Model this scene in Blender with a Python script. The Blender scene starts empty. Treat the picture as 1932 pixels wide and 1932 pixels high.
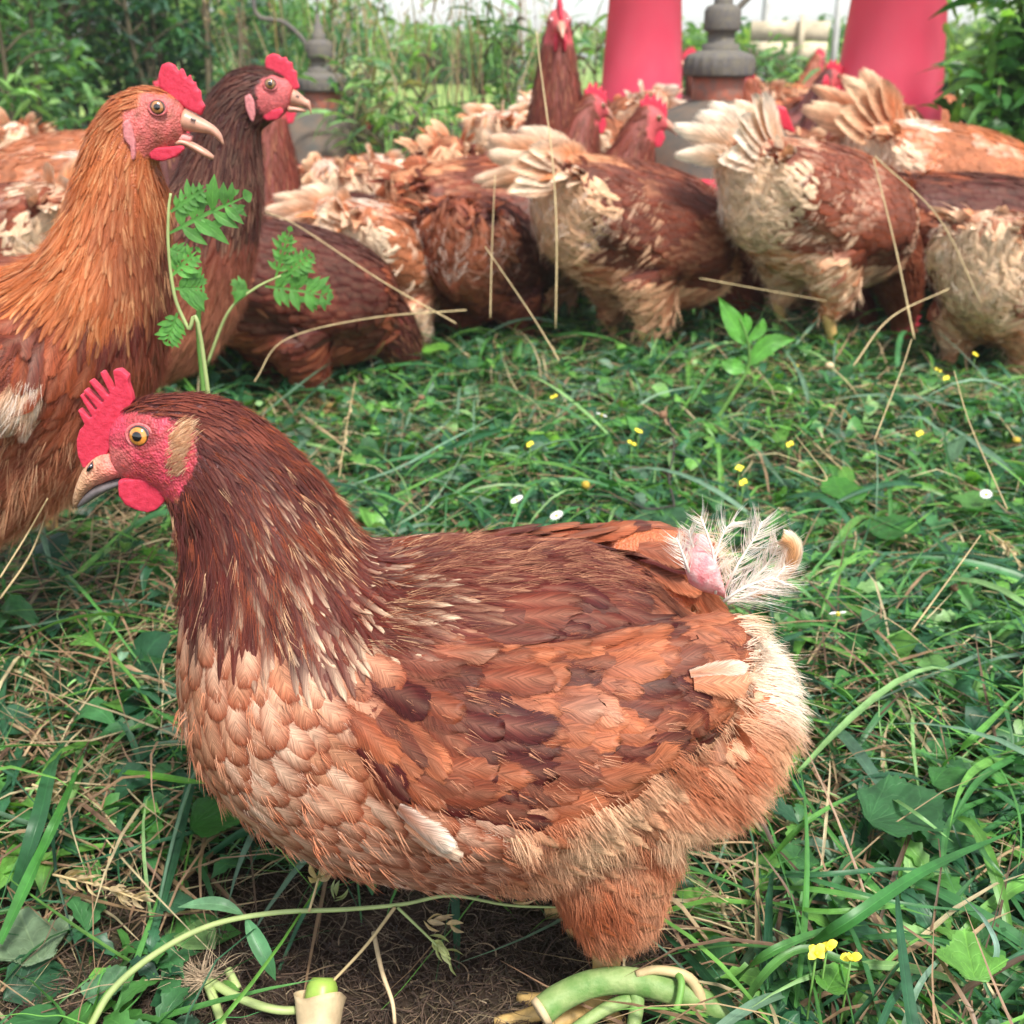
import bpy, bmesh, math, random
import numpy as np
from mathutils import Vector, Matrix
from mathutils.bvhtree import BVHTree
from mathutils import noise as mnoise

random.seed(7)
RNG = np.random.default_rng(7)
scn = bpy.context.scene
COL = scn.collection

# ------------------------------------------------------------------ camera
CAM_H, PITCH, F = 0.50, math.radians(22.6), 2070.7      # F: focal length in 1932-pixel frame units
cam_d = bpy.data.cameras.new('camera')
cam = bpy.data.objects.new('camera', cam_d); COL.objects.link(cam)
cam.location = (0, 0, CAM_H); cam.rotation_euler = (math.radians(90) - PITCH, 0, 0)
cam_d.sensor_width = 36; cam_d.lens = 36 * F / 1932
cam_d.clip_start = 0.02; cam_d.clip_end = 400
cam_d.dof.use_dof = True; cam_d.dof.focus_distance = 0.53; cam_d.dof.aperture_fstop = 15
scn.camera = cam

# ------------------------------------------------------------------ world, sun, exposure
SUN_EL, SUN_AZ = math.radians(58), math.radians(150)     # azimuth measured from +Y towards +X
w = bpy.data.worlds.new('World'); scn.world = w; w.use_nodes = True
nt = w.node_tree; nt.nodes.clear()
sky = nt.nodes.new('ShaderNodeTexSky'); sky.sky_type = 'NISHITA'; sky.sun_disc = False
sky.sun_elevation = SUN_EL; sky.sun_rotation = SUN_AZ
sky.air_density = 1.0; sky.dust_density = 1.5; sky.ozone_density = 1.0
hsv = nt.nodes.new('ShaderNodeHueSaturation'); hsv.inputs['Saturation'].default_value = 0.35
bg = nt.nodes.new('ShaderNodeBackground'); bg.inputs['Strength'].default_value = 0.14
out = nt.nodes.new('ShaderNodeOutputWorld')
nt.links.new(sky.outputs[0], hsv.inputs['Color']); nt.links.new(hsv.outputs[0], bg.inputs['Color'])
nt.links.new(bg.outputs[0], out.inputs['Surface'])
sd = bpy.data.lights.new('sun', 'SUN'); sun = bpy.data.objects.new('sun', sd); COL.objects.link(sun)
sd.energy = 2.7; sd.angle = math.radians(10); sd.color = (1.0, 0.95, 0.88)
sdir = Vector((math.sin(SUN_AZ) * math.cos(SUN_EL), math.cos(SUN_AZ) * math.cos(SUN_EL), math.sin(SUN_EL)))
sun.rotation_euler = sdir.to_track_quat('Z', 'Y').to_euler(); sun.location = (0, 0, 5)
vs = scn.view_settings
vs.view_transform = 'Standard'; vs.look = 'None'; vs.exposure = 1.08; vs.gamma = 1; vs.use_curve_mapping = False
cy = scn.cycles
cy.max_bounces = 6; cy.diffuse_bounces = 3; cy.glossy_bounces = 2; cy.transmission_bounces = 4; cy.transparent_max_bounces = 14
cy.caustics_reflective = False; cy.caustics_refractive = False
cy.use_denoising = True; cy.use_adaptive_sampling = True; cy.adaptive_threshold = 0.015
try:
    cy.denoiser = 'OPENIMAGEDENOISE'; cy.denoising_prefilter = 'ACCURATE'
except Exception: pass

# ------------------------------------------------------------------ measuring helpers (positions read off the frame, put at real distances)
CP, SP = math.cos(PITCH), math.sin(PITCH)
def ray(px, py):
    a, b = (px - 966) / F, (966 - py) / F
    return (a, CP + b * SP, -SP + b * CP)
def at_y(px, py, Y):
    r = ray(px, py); k = Y / r[1]
    return Vector((r[0] * k, Y, CAM_H + r[2] * k))
def at_z(px, py, z=0.0):
    r = ray(px, py); k = (z - CAM_H) / r[2]
    return Vector((r[0] * k, r[1] * k, z))
def proj(P):
    P = np.asarray(P, float)
    x, y, z = P[..., 0], P[..., 1], P[..., 2] - CAM_H
    d = y * CP - z * SP; v = y * SP + z * CP
    return 966 + F * x / d, 966 - F * v / d
def ground_z(x, y):
    g = 0.0
    if y > 2.2: g = min(0.12, 0.045 * (y - 2.2))
    return g + 0.012 * mnoise.noise(Vector((x * 3, y * 3, 0.3)))

# ------------------------------------------------------------------ object helpers
def link(o, parent=None):
    COL.objects.link(o)
    if parent is not None: o.parent = parent
    return o
def tag(o, label=None, cat=None, group=None, kind=None):
    if label: o['label'] = label
    if cat: o['category'] = cat
    if group: o['group'] = group
    if kind: o['kind'] = kind
    return o
def empty(name, loc=(0, 0, 0), rz=0, label=None, cat=None, group=None):
    o = bpy.data.objects.new(name, None); o.location = loc; o.rotation_euler = (0, 0, rz)
    o.empty_display_size = 0.05; COL.objects.link(o); tag(o, label, cat, group); return o

def mesh_np(name, V, faces, mat, parent=None, col=None, fuv=None, smooth=True, world=True):
    """V (n,3); faces: list of index arrays (m,3)/(m,4); col (n,3|4); fuv (n,3)."""
    V = np.asarray(V, np.float32)
    if not isinstance(faces, (list, tuple)): faces = [faces]
    faces = [np.asarray(f, np.int32) for f in faces if len(f)]
    me = bpy.data.meshes.new(name)
    nl = sum(f.size for f in faces); npoly = sum(len(f) for f in faces)
    if world and parent is not None and name != '_':
        off = np.array(world_offset(parent), np.float32)
        if off.any(): V = V - off
    me.vertices.add(len(V)); me.vertices.foreach_set('co', V.ravel())
    me.loops.add(nl); me.polygons.add(npoly)
    me.loops.foreach_set('vertex_index', np.concatenate([f.ravel() for f in faces]))
    st, k = [], 0
    for f in faces:
        st.append(k + np.arange(len(f), dtype=np.int32) * f.shape[1]); k += f.size
    me.polygons.foreach_set('loop_start', np.concatenate(st).astype(np.int32))
    if smooth: me.polygons.foreach_set('use_smooth', np.ones(npoly, bool))
    if col is not None:
        col = np.asarray(col, np.float32)
        if col.shape[1] == 3: col = np.hstack([col, np.ones((len(col), 1), np.float32)])
        a = me.attributes.new('Col', 'FLOAT_COLOR', 'POINT'); a.data.foreach_set('color', col.ravel())
    if fuv is not None:
        a = me.attributes.new('fuv', 'FLOAT_VECTOR', 'POINT'); a.data.foreach_set('vector', np.asarray(fuv, np.float32).ravel())
    me.update(calc_edges=True); me.validate()
    if mat: me.materials.append(mat)
    return link(bpy.data.objects.new(name, me), parent)
def world_offset(o):
    v = Vector((0, 0, 0))
    while o is not None:
        v += o.location; o = o.parent
    return v

class Bag:
    """collects pieces (vertices, faces, colours) for one mesh"""
    def __init__(s): s.V, s.Q, s.T, s.C, s.U, s.n = [], [], [], [], [], 0
    def add(s, V, Q=None, T=None, C=None, U=None):
        V = np.asarray(V, float); m = len(V)
        if Q is not None and len(Q): s.Q.append(np.asarray(Q) + s.n)
        if T is not None and len(T): s.T.append(np.asarray(T) + s.n)
        if C is None: C = (0.5, 0.5, 0.5)
        C = np.asarray(C, float)
        if C.ndim == 1: C = np.tile(C[:3], (m, 1))
        s.C.append(C)
        s.U.append(np.zeros((m, 3)) if U is None else U)
        s.V.append(V); s.n += m
    def build(s, name, mat, parent=None, smooth=True):
        f = []
        if s.Q: f.append(np.concatenate(s.Q))
        if s.T: f.append(np.concatenate(s.T))
        return mesh_np(name, np.concatenate(s.V), f, mat, parent, np.concatenate(s.C), np.concatenate(s.U), smooth)

def grid_faces(nr, nc, closed=False):
    i, j = np.meshgrid(np.arange(nr - 1), np.arange(nc if closed else nc - 1), indexing='ij')
    i, j = i.ravel(), j.ravel(); j2 = (j + 1) % nc
    return np.stack([i * nc + j, i * nc + j2, (i + 1) * nc + j2, (i + 1) * nc + j], 1)
def spline(pts, n, closed=False):
    """Catmull-Rom through rows of pts (any width)"""
    P = np.asarray(pts, float); m = len(P)
    P = np.vstack([2 * P[0] - P[1], P, 2 * P[-1] - P[-2]])
    t = np.linspace(0, m - 1, n); i = np.minimum(t.astype(int), m - 2); u = (t - i)[:, None]
    a, b, c, d = P[i], P[i + 1], P[i + 2], P[i + 3]
    return 0.5 * ((2 * b) + (c - a) * u + (2 * a - 5 * b + 4 * c - d) * u ** 2 + (3 * b - a - 3 * c + d) * u ** 3)
def tube(path, rad, k=6, cap=True):
    """path (n,3), rad scalar or (n,) -> V, quads, tris"""
    P = np.asarray(path, float); n = len(P)
    R = np.full(n, rad) if np.isscalar(rad) else np.asarray(rad, float)
    T = np.gradient(P, axis=0); T /= np.linalg.norm(T, axis=1)[:, None] + 1e-12
    ref = np.array([0, 0, 1.0]) if abs(T[0][2]) < 0.9 else np.array([1.0, 0, 0])
    X = np.cross(T[0], ref); X /= np.linalg.norm(X); V = []
    a = np.arange(k) * 2 * math.pi / k
    for i in range(n):
        X = X - T[i] * X.dot(T[i]); X /= np.linalg.norm(X) + 1e-12; Y = np.cross(T[i], X)
        V.append(P[i] + R[i] * (np.outer(np.cos(a), X) + np.outer(np.sin(a), Y)))
    V = np.concatenate(V); Q = grid_faces(n, k, True); Tr = None
    if cap:
        V = np.vstack([V, P[0], P[-1]]); j = np.arange(k); j2 = (j + 1) % k
        Tr = np.concatenate([np.stack([j2, j, np.full(k, n * k)], 1), np.stack([(n - 1) * k + j, (n - 1) * k + j2, np.full(k, n * k + 1)], 1)])
    return V, Q, Tr
def lathe(prof, k=32, c=(0, 0, 0)):
    """prof list of (r,z)"""
    a = np.arange(k) * 2 * math.pi / k; V = []
    for r, z in prof: V.append(np.stack([c[0] + r * np.cos(a), c[1] + r * np.sin(a), np.full(k, c[2] + z)], 1))
    return np.concatenate(V), grid_faces(len(prof), k, True)

# ------------------------------------------------------------------ materials
def newmat(name):
    m = bpy.data.materials.new(name); m.use_nodes = True; nt = m.node_tree
    b = nt.nodes['Principled BSDF']; return m, nt, b
def N(nt, t, **kw):
    n = nt.nodes.new(t)
    for k, v in kw.items():
        if k in n.inputs: n.inputs[k].default_value = v
        else: setattr(n, k, v)
    return n
def mixc(nt, a, b, fac, blend='MIX'):
    m = nt.nodes.new('ShaderNodeMix'); m.data_type = 'RGBA'; m.blend_type = blend
    for s, v in ((m.inputs[0], fac), (m.inputs[6], a), (m.inputs[7], b)):
        if hasattr(v, 'links') or hasattr(v, 'is_linked'): nt.links.new(v, s)
        elif isinstance(v, (int, float)): s.default_value = v
        else: s.default_value = (*v[:3], 1)
    return m.outputs[2]
def ramp(nt, src, stops):
    r = nt.nodes.new('ShaderNodeValToRGB'); e = r.color_ramp.elements
    while len(e) < len(stops): e.new(0.5)
    for el, (p, c) in zip(e, stops):
        el.position = p; el.color = (c, c, c, 1) if isinstance(c, (int, float)) else (*c, 1)
    nt.links.new(src, r.inputs[0]); return r.outputs[0]

def mat_feather():
    m, nt, b = newmat('plumage')
    at = N(nt, 'ShaderNodeAttribute', attribute_name='Col'); uv = N(nt, 'ShaderNodeAttribute', attribute_name='fuv')
    sp = N(nt, 'ShaderNodeSeparateXYZ'); nt.links.new(uv.outputs['Vector'], sp.inputs[0])
    ab = N(nt, 'ShaderNodeMath', operation='ABSOLUTE'); nt.links.new(sp.outputs[0], ab.inputs[0])
    q = N(nt, 'ShaderNodeMath', operation='MULTIPLY_ADD'); nt.links.new(ab.outputs[0], q.inputs[0]); q.inputs[1].default_value = -0.45
    nt.links.new(sp.outputs[1], q.inputs[2])
    cb = N(nt, 'ShaderNodeCombineXYZ')
    q2 = N(nt, 'ShaderNodeMath', operation='MULTIPLY'); nt.links.new(q.outputs[0], q2.inputs[0]); q2.inputs[1].default_value = 26
    q3 = N(nt, 'ShaderNodeMath', operation='MULTIPLY'); nt.links.new(sp.outputs[0], q3.inputs[0]); q3.inputs[1].default_value = 1.2
    q4 = N(nt, 'ShaderNodeMath', operation='MULTIPLY'); nt.links.new(sp.outputs[2], q4.inputs[0]); q4.inputs[1].default_value = 77
    for k, s in enumerate((q2, q3, q4)): nt.links.new(s.outputs[0], cb.inputs[k])
    nz = N(nt, 'ShaderNodeTexNoise', Scale=1.0, Detail=3.0, Roughness=0.65); nt.links.new(cb.outputs[0], nz.inputs['Vector'])
    f = ramp(nt, nz.outputs[0], [(0.3, 0.55), (0.7, 1.4)])
    c = mixc(nt, at.outputs['Color'], f, 1.0, 'MULTIPLY')
    geo = N(nt, 'ShaderNodeNewGeometry')
    n2 = N(nt, 'ShaderNodeTexNoise', Scale=45.0, Detail=3.0); nt.links.new(geo.outputs['Position'], n2.inputs['Vector'])
    c = mixc(nt, c, ramp(nt, n2.outputs[0], [(0.3, 0.78), (0.7, 1.18)]), 1.0, 'MULTIPLY')
    gm = N(nt, 'ShaderNodeGamma', Gamma=1.16); nt.links.new(c, gm.inputs['Color']); c = gm.outputs[0]
    nt.links.new(c, b.inputs['Base Color'])
    b.inputs['Roughness'].default_value = 0.5; b.inputs['Specular IOR Level'].default_value = 0.22
    # frayed margin: the vane breaks up between its barbs towards the edge and tip
    e1 = N(nt, 'ShaderNodeMath', operation='POWER'); nt.links.new(ab.outputs[0], e1.inputs[0]); e1.inputs[1].default_value = 3.0
    e2 = N(nt, 'ShaderNodeMath', operation='POWER'); nt.links.new(sp.outputs[1], e2.inputs[0]); e2.inputs[1].default_value = 9.0
    em = N(nt, 'ShaderNodeMath', operation='MAXIMUM'); nt.links.new(e1.outputs[0], em.inputs[0]); nt.links.new(e2.outputs[0], em.inputs[1])
    em2 = N(nt, 'ShaderNodeMath', operation='MULTIPLY_ADD'); nt.links.new(em.outputs[0], em2.inputs[0]); em2.inputs[1].default_value = -0.42; em2.inputs[2].default_value = 0.80
    cq = N(nt, 'ShaderNodeCombineXYZ'); q5 = N(nt, 'ShaderNodeMath', operation='MULTIPLY'); nt.links.new(q.outputs[0], q5.inputs[0]); q5.inputs[1].default_value = 60
    nt.links.new(q5.outputs[0], cq.inputs[0]); nt.links.new(q4.outputs[0], cq.inputs[2])
    nf = N(nt, 'ShaderNodeTexNoise', Scale=1.0, Detail=2.0); nt.links.new(cq.outputs[0], nf.inputs['Vector'])
    gt = N(nt, 'ShaderNodeMath', operation='LESS_THAN'); nt.links.new(nf.outputs[0], gt.inputs[0]); nt.links.new(em2.outputs[0], gt.inputs[1]); nt.links.new(gt.outputs[0], b.inputs['Alpha'])
    bp = N(nt, 'ShaderNodeBump', Strength=0.4, Distance=0.0005); nt.links.new(nz.outputs[0], bp.inputs['Height'])
    nt.links.new(bp.outputs[0], b.inputs['Normal'])
    tr = N(nt, 'ShaderNodeBsdfTranslucent'); nt.links.new(c, tr.inputs['Color']); tp = N(nt, 'ShaderNodeBsdfTransparent')
    m1 = N(nt, 'ShaderNodeMixShader'); nt.links.new(gt.outputs[0], m1.inputs[0]); nt.links.new(tp.outputs[0], m1.inputs[1]); nt.links.new(tr.outputs[0], m1.inputs[2])
    ms = N(nt, 'ShaderNodeMixShader'); ms.inputs[0].default_value = 0.22; nt.links.new(b.outputs[0], ms.inputs[1]); nt.links.new(m1.outputs[0], ms.inputs[2])
    nt.links.new(ms.outputs[0], nt.nodes['Material Output'].inputs['Surface'])
    return m
def mat_fur():
    m, nt, b = newmat('down')
    at = N(nt, 'ShaderNodeAttribute', attribute_name='Col')
    gm = N(nt, 'ShaderNodeGamma', Gamma=1.10); nt.links.new(at.outputs['Color'], gm.inputs['Color']); nt.links.new(gm.outputs[0], b.inputs['Base Color'])
    b.inputs['Roughness'].default_value = 0.6; b.inputs['Specular IOR Level'].default_value = 0.25
    b.inputs['Sheen Weight'].default_value = 0.1
    return m
def mat_body():
    m, nt, b = newmat('hen_body')
    at = N(nt, 'ShaderNodeAttribute', attribute_name='Col'); geo = N(nt, 'ShaderNodeNewGeometry')
    n2 = N(nt, 'ShaderNodeTexNoise', Scale=320.0, Detail=4.0); nt.links.new(geo.outputs['Position'], n2.inputs['Vector'])
    n3 = N(nt, 'ShaderNodeTexVoronoi', Scale=750.0); nt.links.new(geo.outputs['Position'], n3.inputs['Vector'])
    c = mixc(nt, at.outputs['Color'], ramp(nt, n2.outputs[0], [(0.3, 0.72), (0.7, 1.25)]), 1.0, 'MULTIPLY')
    nt.links.new(c, b.inputs['Base Color']); b.inputs['Roughness'].default_value = 0.55
    ad = N(nt, 'ShaderNodeMath', operation='ADD'); nt.links.new(n2.outputs[0], ad.inputs[0]); nt.links.new(n3.outputs['Distance'], ad.inputs[1])
    bp = N(nt, 'ShaderNodeBump', Strength=0.5, Distance=0.0012); nt.links.new(ad.outputs[0], bp.inputs['Height'])
    nt.links.new(bp.outputs[0], b.inputs['Normal']); b.inputs['Subsurface Weight'].default_value = 0.12
    b.inputs['Subsurface Radius'].default_value = (0.004, 0.0015, 0.001); b.inputs['Subsurface Scale'].default_value = 1.0
    return m
def mat_plain(name, col, rough=0.5, spec=0.5, nscale=60.0, amt=0.2, bump=0.0, bdist=0.001, col2=None, sss=0.0, metallic=0.0, coat=0.0):
    m, nt, b = newmat(name); geo = N(nt, 'ShaderNodeTexCoord')
    nz = N(nt, 'ShaderNodeTexNoise', Scale=nscale, Detail=5.0, Roughness=0.6); nt.links.new(geo.outputs['Object'], nz.inputs['Vector'])
    if col2 is None: c = mixc(nt, col, ramp(nt, nz.outputs[0], [(0.3, 1 - amt), (0.7, 1 + amt)]), 1.0, 'MULTIPLY')
    else: c = mixc(nt, col, col2, ramp(nt, nz.outputs[0], [(0.5 - amt / 2, 0.0), (0.5 + amt / 2, 1.0)]))
    nt.links.new(c, b.inputs['Base Color'])
    b.inputs['Roughness'].default_value = rough; b.inputs['Specular IOR Level'].default_value = spec
    b.inputs['Metallic'].default_value = metallic; b.inputs['Coat Weight'].default_value = coat
    if sss: b.inputs['Subsurface Weight'].default_value = sss; b.inputs['Subsurface Radius'].default_value = (0.004, 0.001, 0.001); b.inputs['Subsurface Scale'].default_value = 1.0
    if bump:
        bp = N(nt, 'ShaderNodeBump', Strength=bump, Distance=bdist); nt.links.new(nz.outputs[0], bp.inputs['Height']); nt.links.new(bp.outputs[0], b.inputs['Normal'])
    return m
def mat_leaf(name='foliage', trans=0.35, rough=0.42, vein=True):
    m, nt, b = newmat(name); b.inputs['Roughness'].default_value = rough; b.inputs['Specular IOR Level'].default_value = 0.45
    at = N(nt, 'ShaderNodeAttribute', attribute_name='Col'); uv = N(nt, 'ShaderNodeAttribute', attribute_name='fuv'); geo = N(nt, 'ShaderNodeNewGeometry')
    nz = N(nt, 'ShaderNodeTexNoise', Scale=55.0, Detail=5.0, Roughness=0.65); nt.links.new(geo.outputs['Position'], nz.inputs['Vector'])
    c = mixc(nt, at.outputs['Color'], ramp(nt, nz.outputs[0], [(0.3, 0.6), (0.7, 1.35)]), 1.0, 'MULTIPLY')
    sp = N(nt, 'ShaderNodeSeparateXYZ'); nt.links.new(uv.outputs['Vector'], sp.inputs[0])
    ab = N(nt, 'ShaderNodeMath', operation='ABSOLUTE'); nt.links.new(sp.outputs[0], ab.inputs[0])
    # mid rib and side veins from the leaf's own coordinates
    q = N(nt, 'ShaderNodeMath', operation='MULTIPLY_ADD'); nt.links.new(ab.outputs[0], q.inputs[0]); q.inputs[1].default_value = -0.35; nt.links.new(sp.outputs[1], q.inputs[2])
    sn = N(nt, 'ShaderNodeMath', operation='MULTIPLY'); nt.links.new(q.outputs[0], sn.inputs[0]); nt.links.new(sp.outputs[2], sn.inputs[1])
    si = N(nt, 'ShaderNodeMath', operation='SINE'); nt.links.new(sn.outputs[0], si.inputs[0])
    v1 = ramp(nt, si.outputs[0], [(0.9, 0.0), (1.0, 0.35)])
    v2 = ramp(nt, ab.outputs[0], [(0.03, 0.5), (0.1, 0.0)])
    mx = N(nt, 'ShaderNodeMath', operation='MAXIMUM'); nt.links.new(v1, mx.inputs[0]); nt.links.new(v2, mx.inputs[1])
    lt = mixc(nt, c, (1.7, 1.6, 1.5), 1.0, 'MULTIPLY'); c2 = mixc(nt, c, lt, mx.outputs[0])
    nt.links.new(c2, b.inputs['Base Color'])
    bp = N(nt, 'ShaderNodeBump', Strength=0.35, Distance=0.0015); nt.links.new(mx.outputs[0], bp.inputs['Height']); bp.invert = True
    nt.links.new(bp.outputs[0], b.inputs['Normal'])
    tr = N(nt, 'ShaderNodeBsdfTranslucent'); hs = mixc(nt, c2, (1.25, 1.35, 0.55), 1.0, 'MULTIPLY'); nt.links.new(hs, tr.inputs['Color'])
    ms = N(nt, 'ShaderNodeMixShader'); ms.inputs[0].default_value = trans
    nt.links.new(b.outputs[0], ms.inputs[1]); nt.links.new(tr.outputs[0], ms.inputs[2])
    nt.links.new(ms.outputs[0], nt.nodes['Material Output'].inputs['Surface'])
    return m
def mat_soil():
    m, nt, b = newmat('soil'); geo = N(nt, 'ShaderNodeNewGeometry')
    nz = N(nt, 'ShaderNodeTexNoise', Scale=70.0, Detail=8.0, Roughness=0.7); nt.links.new(geo.outputs['Position'], nz.inputs['Vector'])
    n2 = N(nt, 'ShaderNodeTexNoise', Scale=2.2, Detail=4.0); nt.links.new(geo.outputs['Position'], n2.inputs['Vector'])
    c = mixc(nt, (0.018, 0.012, 0.009), (0.075, 0.05, 0.035), ramp(nt, nz.outputs[0], [(0.35, 0.0), (0.7, 1.0)]))
    c = mixc(nt, c, (0.04, 0.06, 0.02), ramp(nt, n2.outputs[0], [(0.45, 0.0), (0.65, 0.6)]))
    nt.links.new(c, b.inputs['Base Color']); b.inputs['Roughness'].default_value = 0.95; b.inputs['Specular IOR Level'].default_value = 0.15
    bp = N(nt, 'ShaderNodeBump', Strength=0.9, Distance=0.004); nt.links.new(nz.outputs[0], bp.inputs['Height']); nt.links.new(bp.outputs[0], b.inputs['Normal'])
    return m
M = dict(feather=mat_feather(), fur=mat_fur(), body=mat_body(), leaf=mat_leaf(), soil=mat_soil(),
    far_leaf=mat_leaf('bush_foliage', trans=0.45, rough=0.35),
    comb=mat_plain('comb_skin', (0.66, 0.05, 0.095), 0.5, 0.3, 300, 0.5, 0.8, 0.0010, col2=(0.48, 0.025, 0.05), sss=0.25),
    skin=mat_plain('bare_skin', (0.72, 0.26, 0.24), 0.5, 0.4, 400, 0.3, 0.6, 0.001, sss=0.2),
    beak=mat_plain('beak_horn', (0.50, 0.25, 0.17), 0.35, 0.5, 150, 0.15, 0.1),
    beakdark=mat_plain('beak_horn_grey', (0.14, 0.12, 0.12), 0.35, 0.5, 200, 0.3, 0.2),
    shank=mat_plain('leg_scales', (0.55, 0.36, 0.13), 0.5, 0.4, 260, 0.2, 0.5, 0.0008),
    pupil=mat_plain('pupil', (0.004, 0.004, 0.005), 0.06, 0.7, coat=1.0),
    claw=mat_plain('claw', (0.25, 0.18, 0.12), 0.4))
def mat_iris():
    m, nt, b = newmat('iris'); tc = N(nt, 'ShaderNodeAttribute', attribute_name='Col')
    nt.links.new(tc.outputs['Color'], b.inputs['Base Color']); b.inputs['Roughness'].default_value = 0.08; b.inputs['Coat Weight'].default_value = 1.0
    return m
M['iris'] = mat_iris()

# ------------------------------------------------------------------ ground
def build_ground():
    xs = np.unique(np.concatenate([np.linspace(-45, -6, 12), np.linspace(-6, 6, 181), np.linspace(6, 45, 12)]))
    ys = np.unique(np.concatenate([np.linspace(-12, 0.1, 6), np.linspace(0.1, 6, 150), np.linspace(6, 90, 20)]))
    V = np.array([(x, y, ground_z(x, y) + (0.008 * mnoise.fractal(Vector((x * 18, y * 18, 1)), 0.8, 2, 3) if y < 6 and abs(x) < 6 else 0)) for y in ys for x in xs])
    g = mesh_np('ground', V, grid_faces(len(ys), len(xs)), M['soil'], None)
    tag(g, kind='structure')
build_ground()
def build_haze():
    V = [(x, y, z) for x in (-46, 46) for y in (-13, 91) for z in (-1.1, 3.2)]; Q = np.array([(0, 1, 3, 2), (4, 6, 7, 5), (0, 4, 5, 1), (2, 3, 7, 6), (1, 5, 7, 3), (0, 2, 6, 4)])
    m = bpy.data.materials.new('haze'); m.use_nodes = True; nt = m.node_tree; nt.nodes.clear(); v = nt.nodes.new('ShaderNodeVolumePrincipled'); v.inputs['Color'].default_value = (.93, .97, .95, 1); v.inputs['Density'].default_value = HAZE; v.inputs['Anisotropy'].default_value = .2
    o = nt.nodes.new('ShaderNodeOutputMaterial'); nt.links.new(v.outputs[0], o.inputs['Volume']); tag(mesh_np('haze', V, Q, m, None, smooth=False), kind='stuff')
HAZE = 0.005
# ------------------------------------------------------------------ hen tools
def S(r, g, b):                                          # sRGB 0-255 -> linear
    c = np.array([r, g, b], float) / 255
    return np.where(c <= 0.04045, c / 12.92, ((c + 0.055) / 1.055) ** 2.4)
def lerp(a, b, t): return np.asarray(a) * (1 - t) + np.asarray(b) * t
def pip(poly, x, y):
    ins = False; j = len(poly) - 1
    for i in range(len(poly)):
        xi, yi = poly[i]; xj, yj = poly[j]
        if (yi > y) != (yj > y) and x < (xj - xi) * (y - yi) / (yj - yi) + xi: ins = not ins
        j = i
    return ins
def ring_loft(C, U, Lt, rh, rw, k=24):
    """centres, up vectors, side vectors (n,3), half sizes (n) -> closed tube"""
    n = len(C); a = np.arange(k) * 2 * math.pi / k
    V = np.concatenate([C[i] + np.outer(np.sin(a) * rh[i], U[i]) + np.outer(np.cos(a) * rw[i], Lt[i]) for i in range(n)])
    Q = grid_faces(n, k, True); V = np.vstack([V, C[0], C[-1]]); j = np.arange(k); j2 = (j + 1) % k
    T = np.concatenate([np.stack([j2, j, np.full(k, n * k)], 1), np.stack([(n - 1) * k + j, (n - 1) * k + j2, np.full(k, n * k + 1)], 1)])
    return V, Q, T
def loft_px(st, Y0, n=46, k=28, yoff=0.0, corr=True):
    """stations (x_top, y_top, x_bottom, y_bottom, half width) measured in the frame, placed in the plane y=Y0"""
    R = spline(st, n); C, U, Lt, rh, rw = [], [], [], [], []
    for a, b, c, d, wd in R:
        Pt, Pb = at_y(a, b, Y0), at_y(c, d, Y0); cc = (Pt + Pb) / 2; h = (Pt - Pb) / 2
        H = h.length; u = h / H; te = (CAM_H - cc.z) / Y0
        if corr: H2 = math.sqrt(max(H * H - (wd * te * abs(u.z)) ** 2, (0.6 * H) ** 2))
        else: H2 = H
        cc.y += yoff
        C.append(cc); U.append(u); Lt.append((0, 1, 0)); rh.append(H2); rw.append(max(wd, 0.001))
    C = np.array([list(c) for c in C]); U = np.array([list(u) for u in U]); Lt = np.array(Lt, float)
    return ring_loft(C, U, Lt, np.array(rh), np.array(rw), k), C
def remesh(parts, voxel, smooth=6, factor=0.5):
    bag = Bag()
    for V, Q, T in parts: bag.add(V, Q, T)
    o = bag.build('_', None)
    m = o.modifiers.new('r', 'REMESH'); m.mode = 'VOXEL'; m.voxel_size = voxel
    if smooth:
        s = o.modifiers.new('s', 'SMOOTH'); s.iterations = smooth; s.factor = factor
    dg = bpy.context.evaluated_depsgraph_get(); ev = o.evaluated_get(dg); me = ev.to_mesh()
    V = np.empty(len(me.vertices) * 3, np.float32); me.vertices.foreach_get('co', V)
    polys = np.array([tuple(p.vertices) for p in me.polygons if len(p.vertices) == 4], np.int32)
    ev.to_mesh_clear(); old = o.data; bpy.data.objects.remove(o); bpy.data.meshes.remove(old)
    return V.reshape(-1, 3).astype(float), polys
class Surf:
    """a surface to lay feathers on: nearest-point queries and even sampling"""
    def __init__(s, V, Q, axes):
        s.V, s.Q = V, Q; s.bvh = BVHTree.FromPolygons([tuple(v) for v in V], [tuple(q) for q in Q])
        A, B = [], []
        for ax in axes:
            ax = np.asarray(ax); A.append((ax[:-1] + ax[1:]) / 2); B.append(np.diff(ax, axis=0))
        s.A = np.concatenate(A); s.B = np.concatenate(B); s.B /= np.linalg.norm(s.B, axis=1)[:, None] + 1e-9
    def near(s, p):
        loc, nrm, i, d = s.bvh.find_nearest(p); return loc, nrm
    def tangent(s, p):
        i = np.argmin(((s.A - np.asarray(p)) ** 2).sum(1)); return s.B[i]
    def sample(s, n, rng):
        a, b, c, d = (s.V[s.Q[:, k]] for k in range(4))
        cr = np.cross(c - a, d - b); ar = np.linalg.norm(cr, axis=1); nr = cr / (ar[:, None] + 1e-12)
        i = rng.choice(len(ar), n, p=ar / ar.sum()); u, v = rng.random((2, n, 1))
        P = a[i] * (1 - u) * (1 - v) + b[i] * u * (1 - v) + c[i] * u * v + d[i] * (1 - u) * v
        return P, nr[i]
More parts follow.
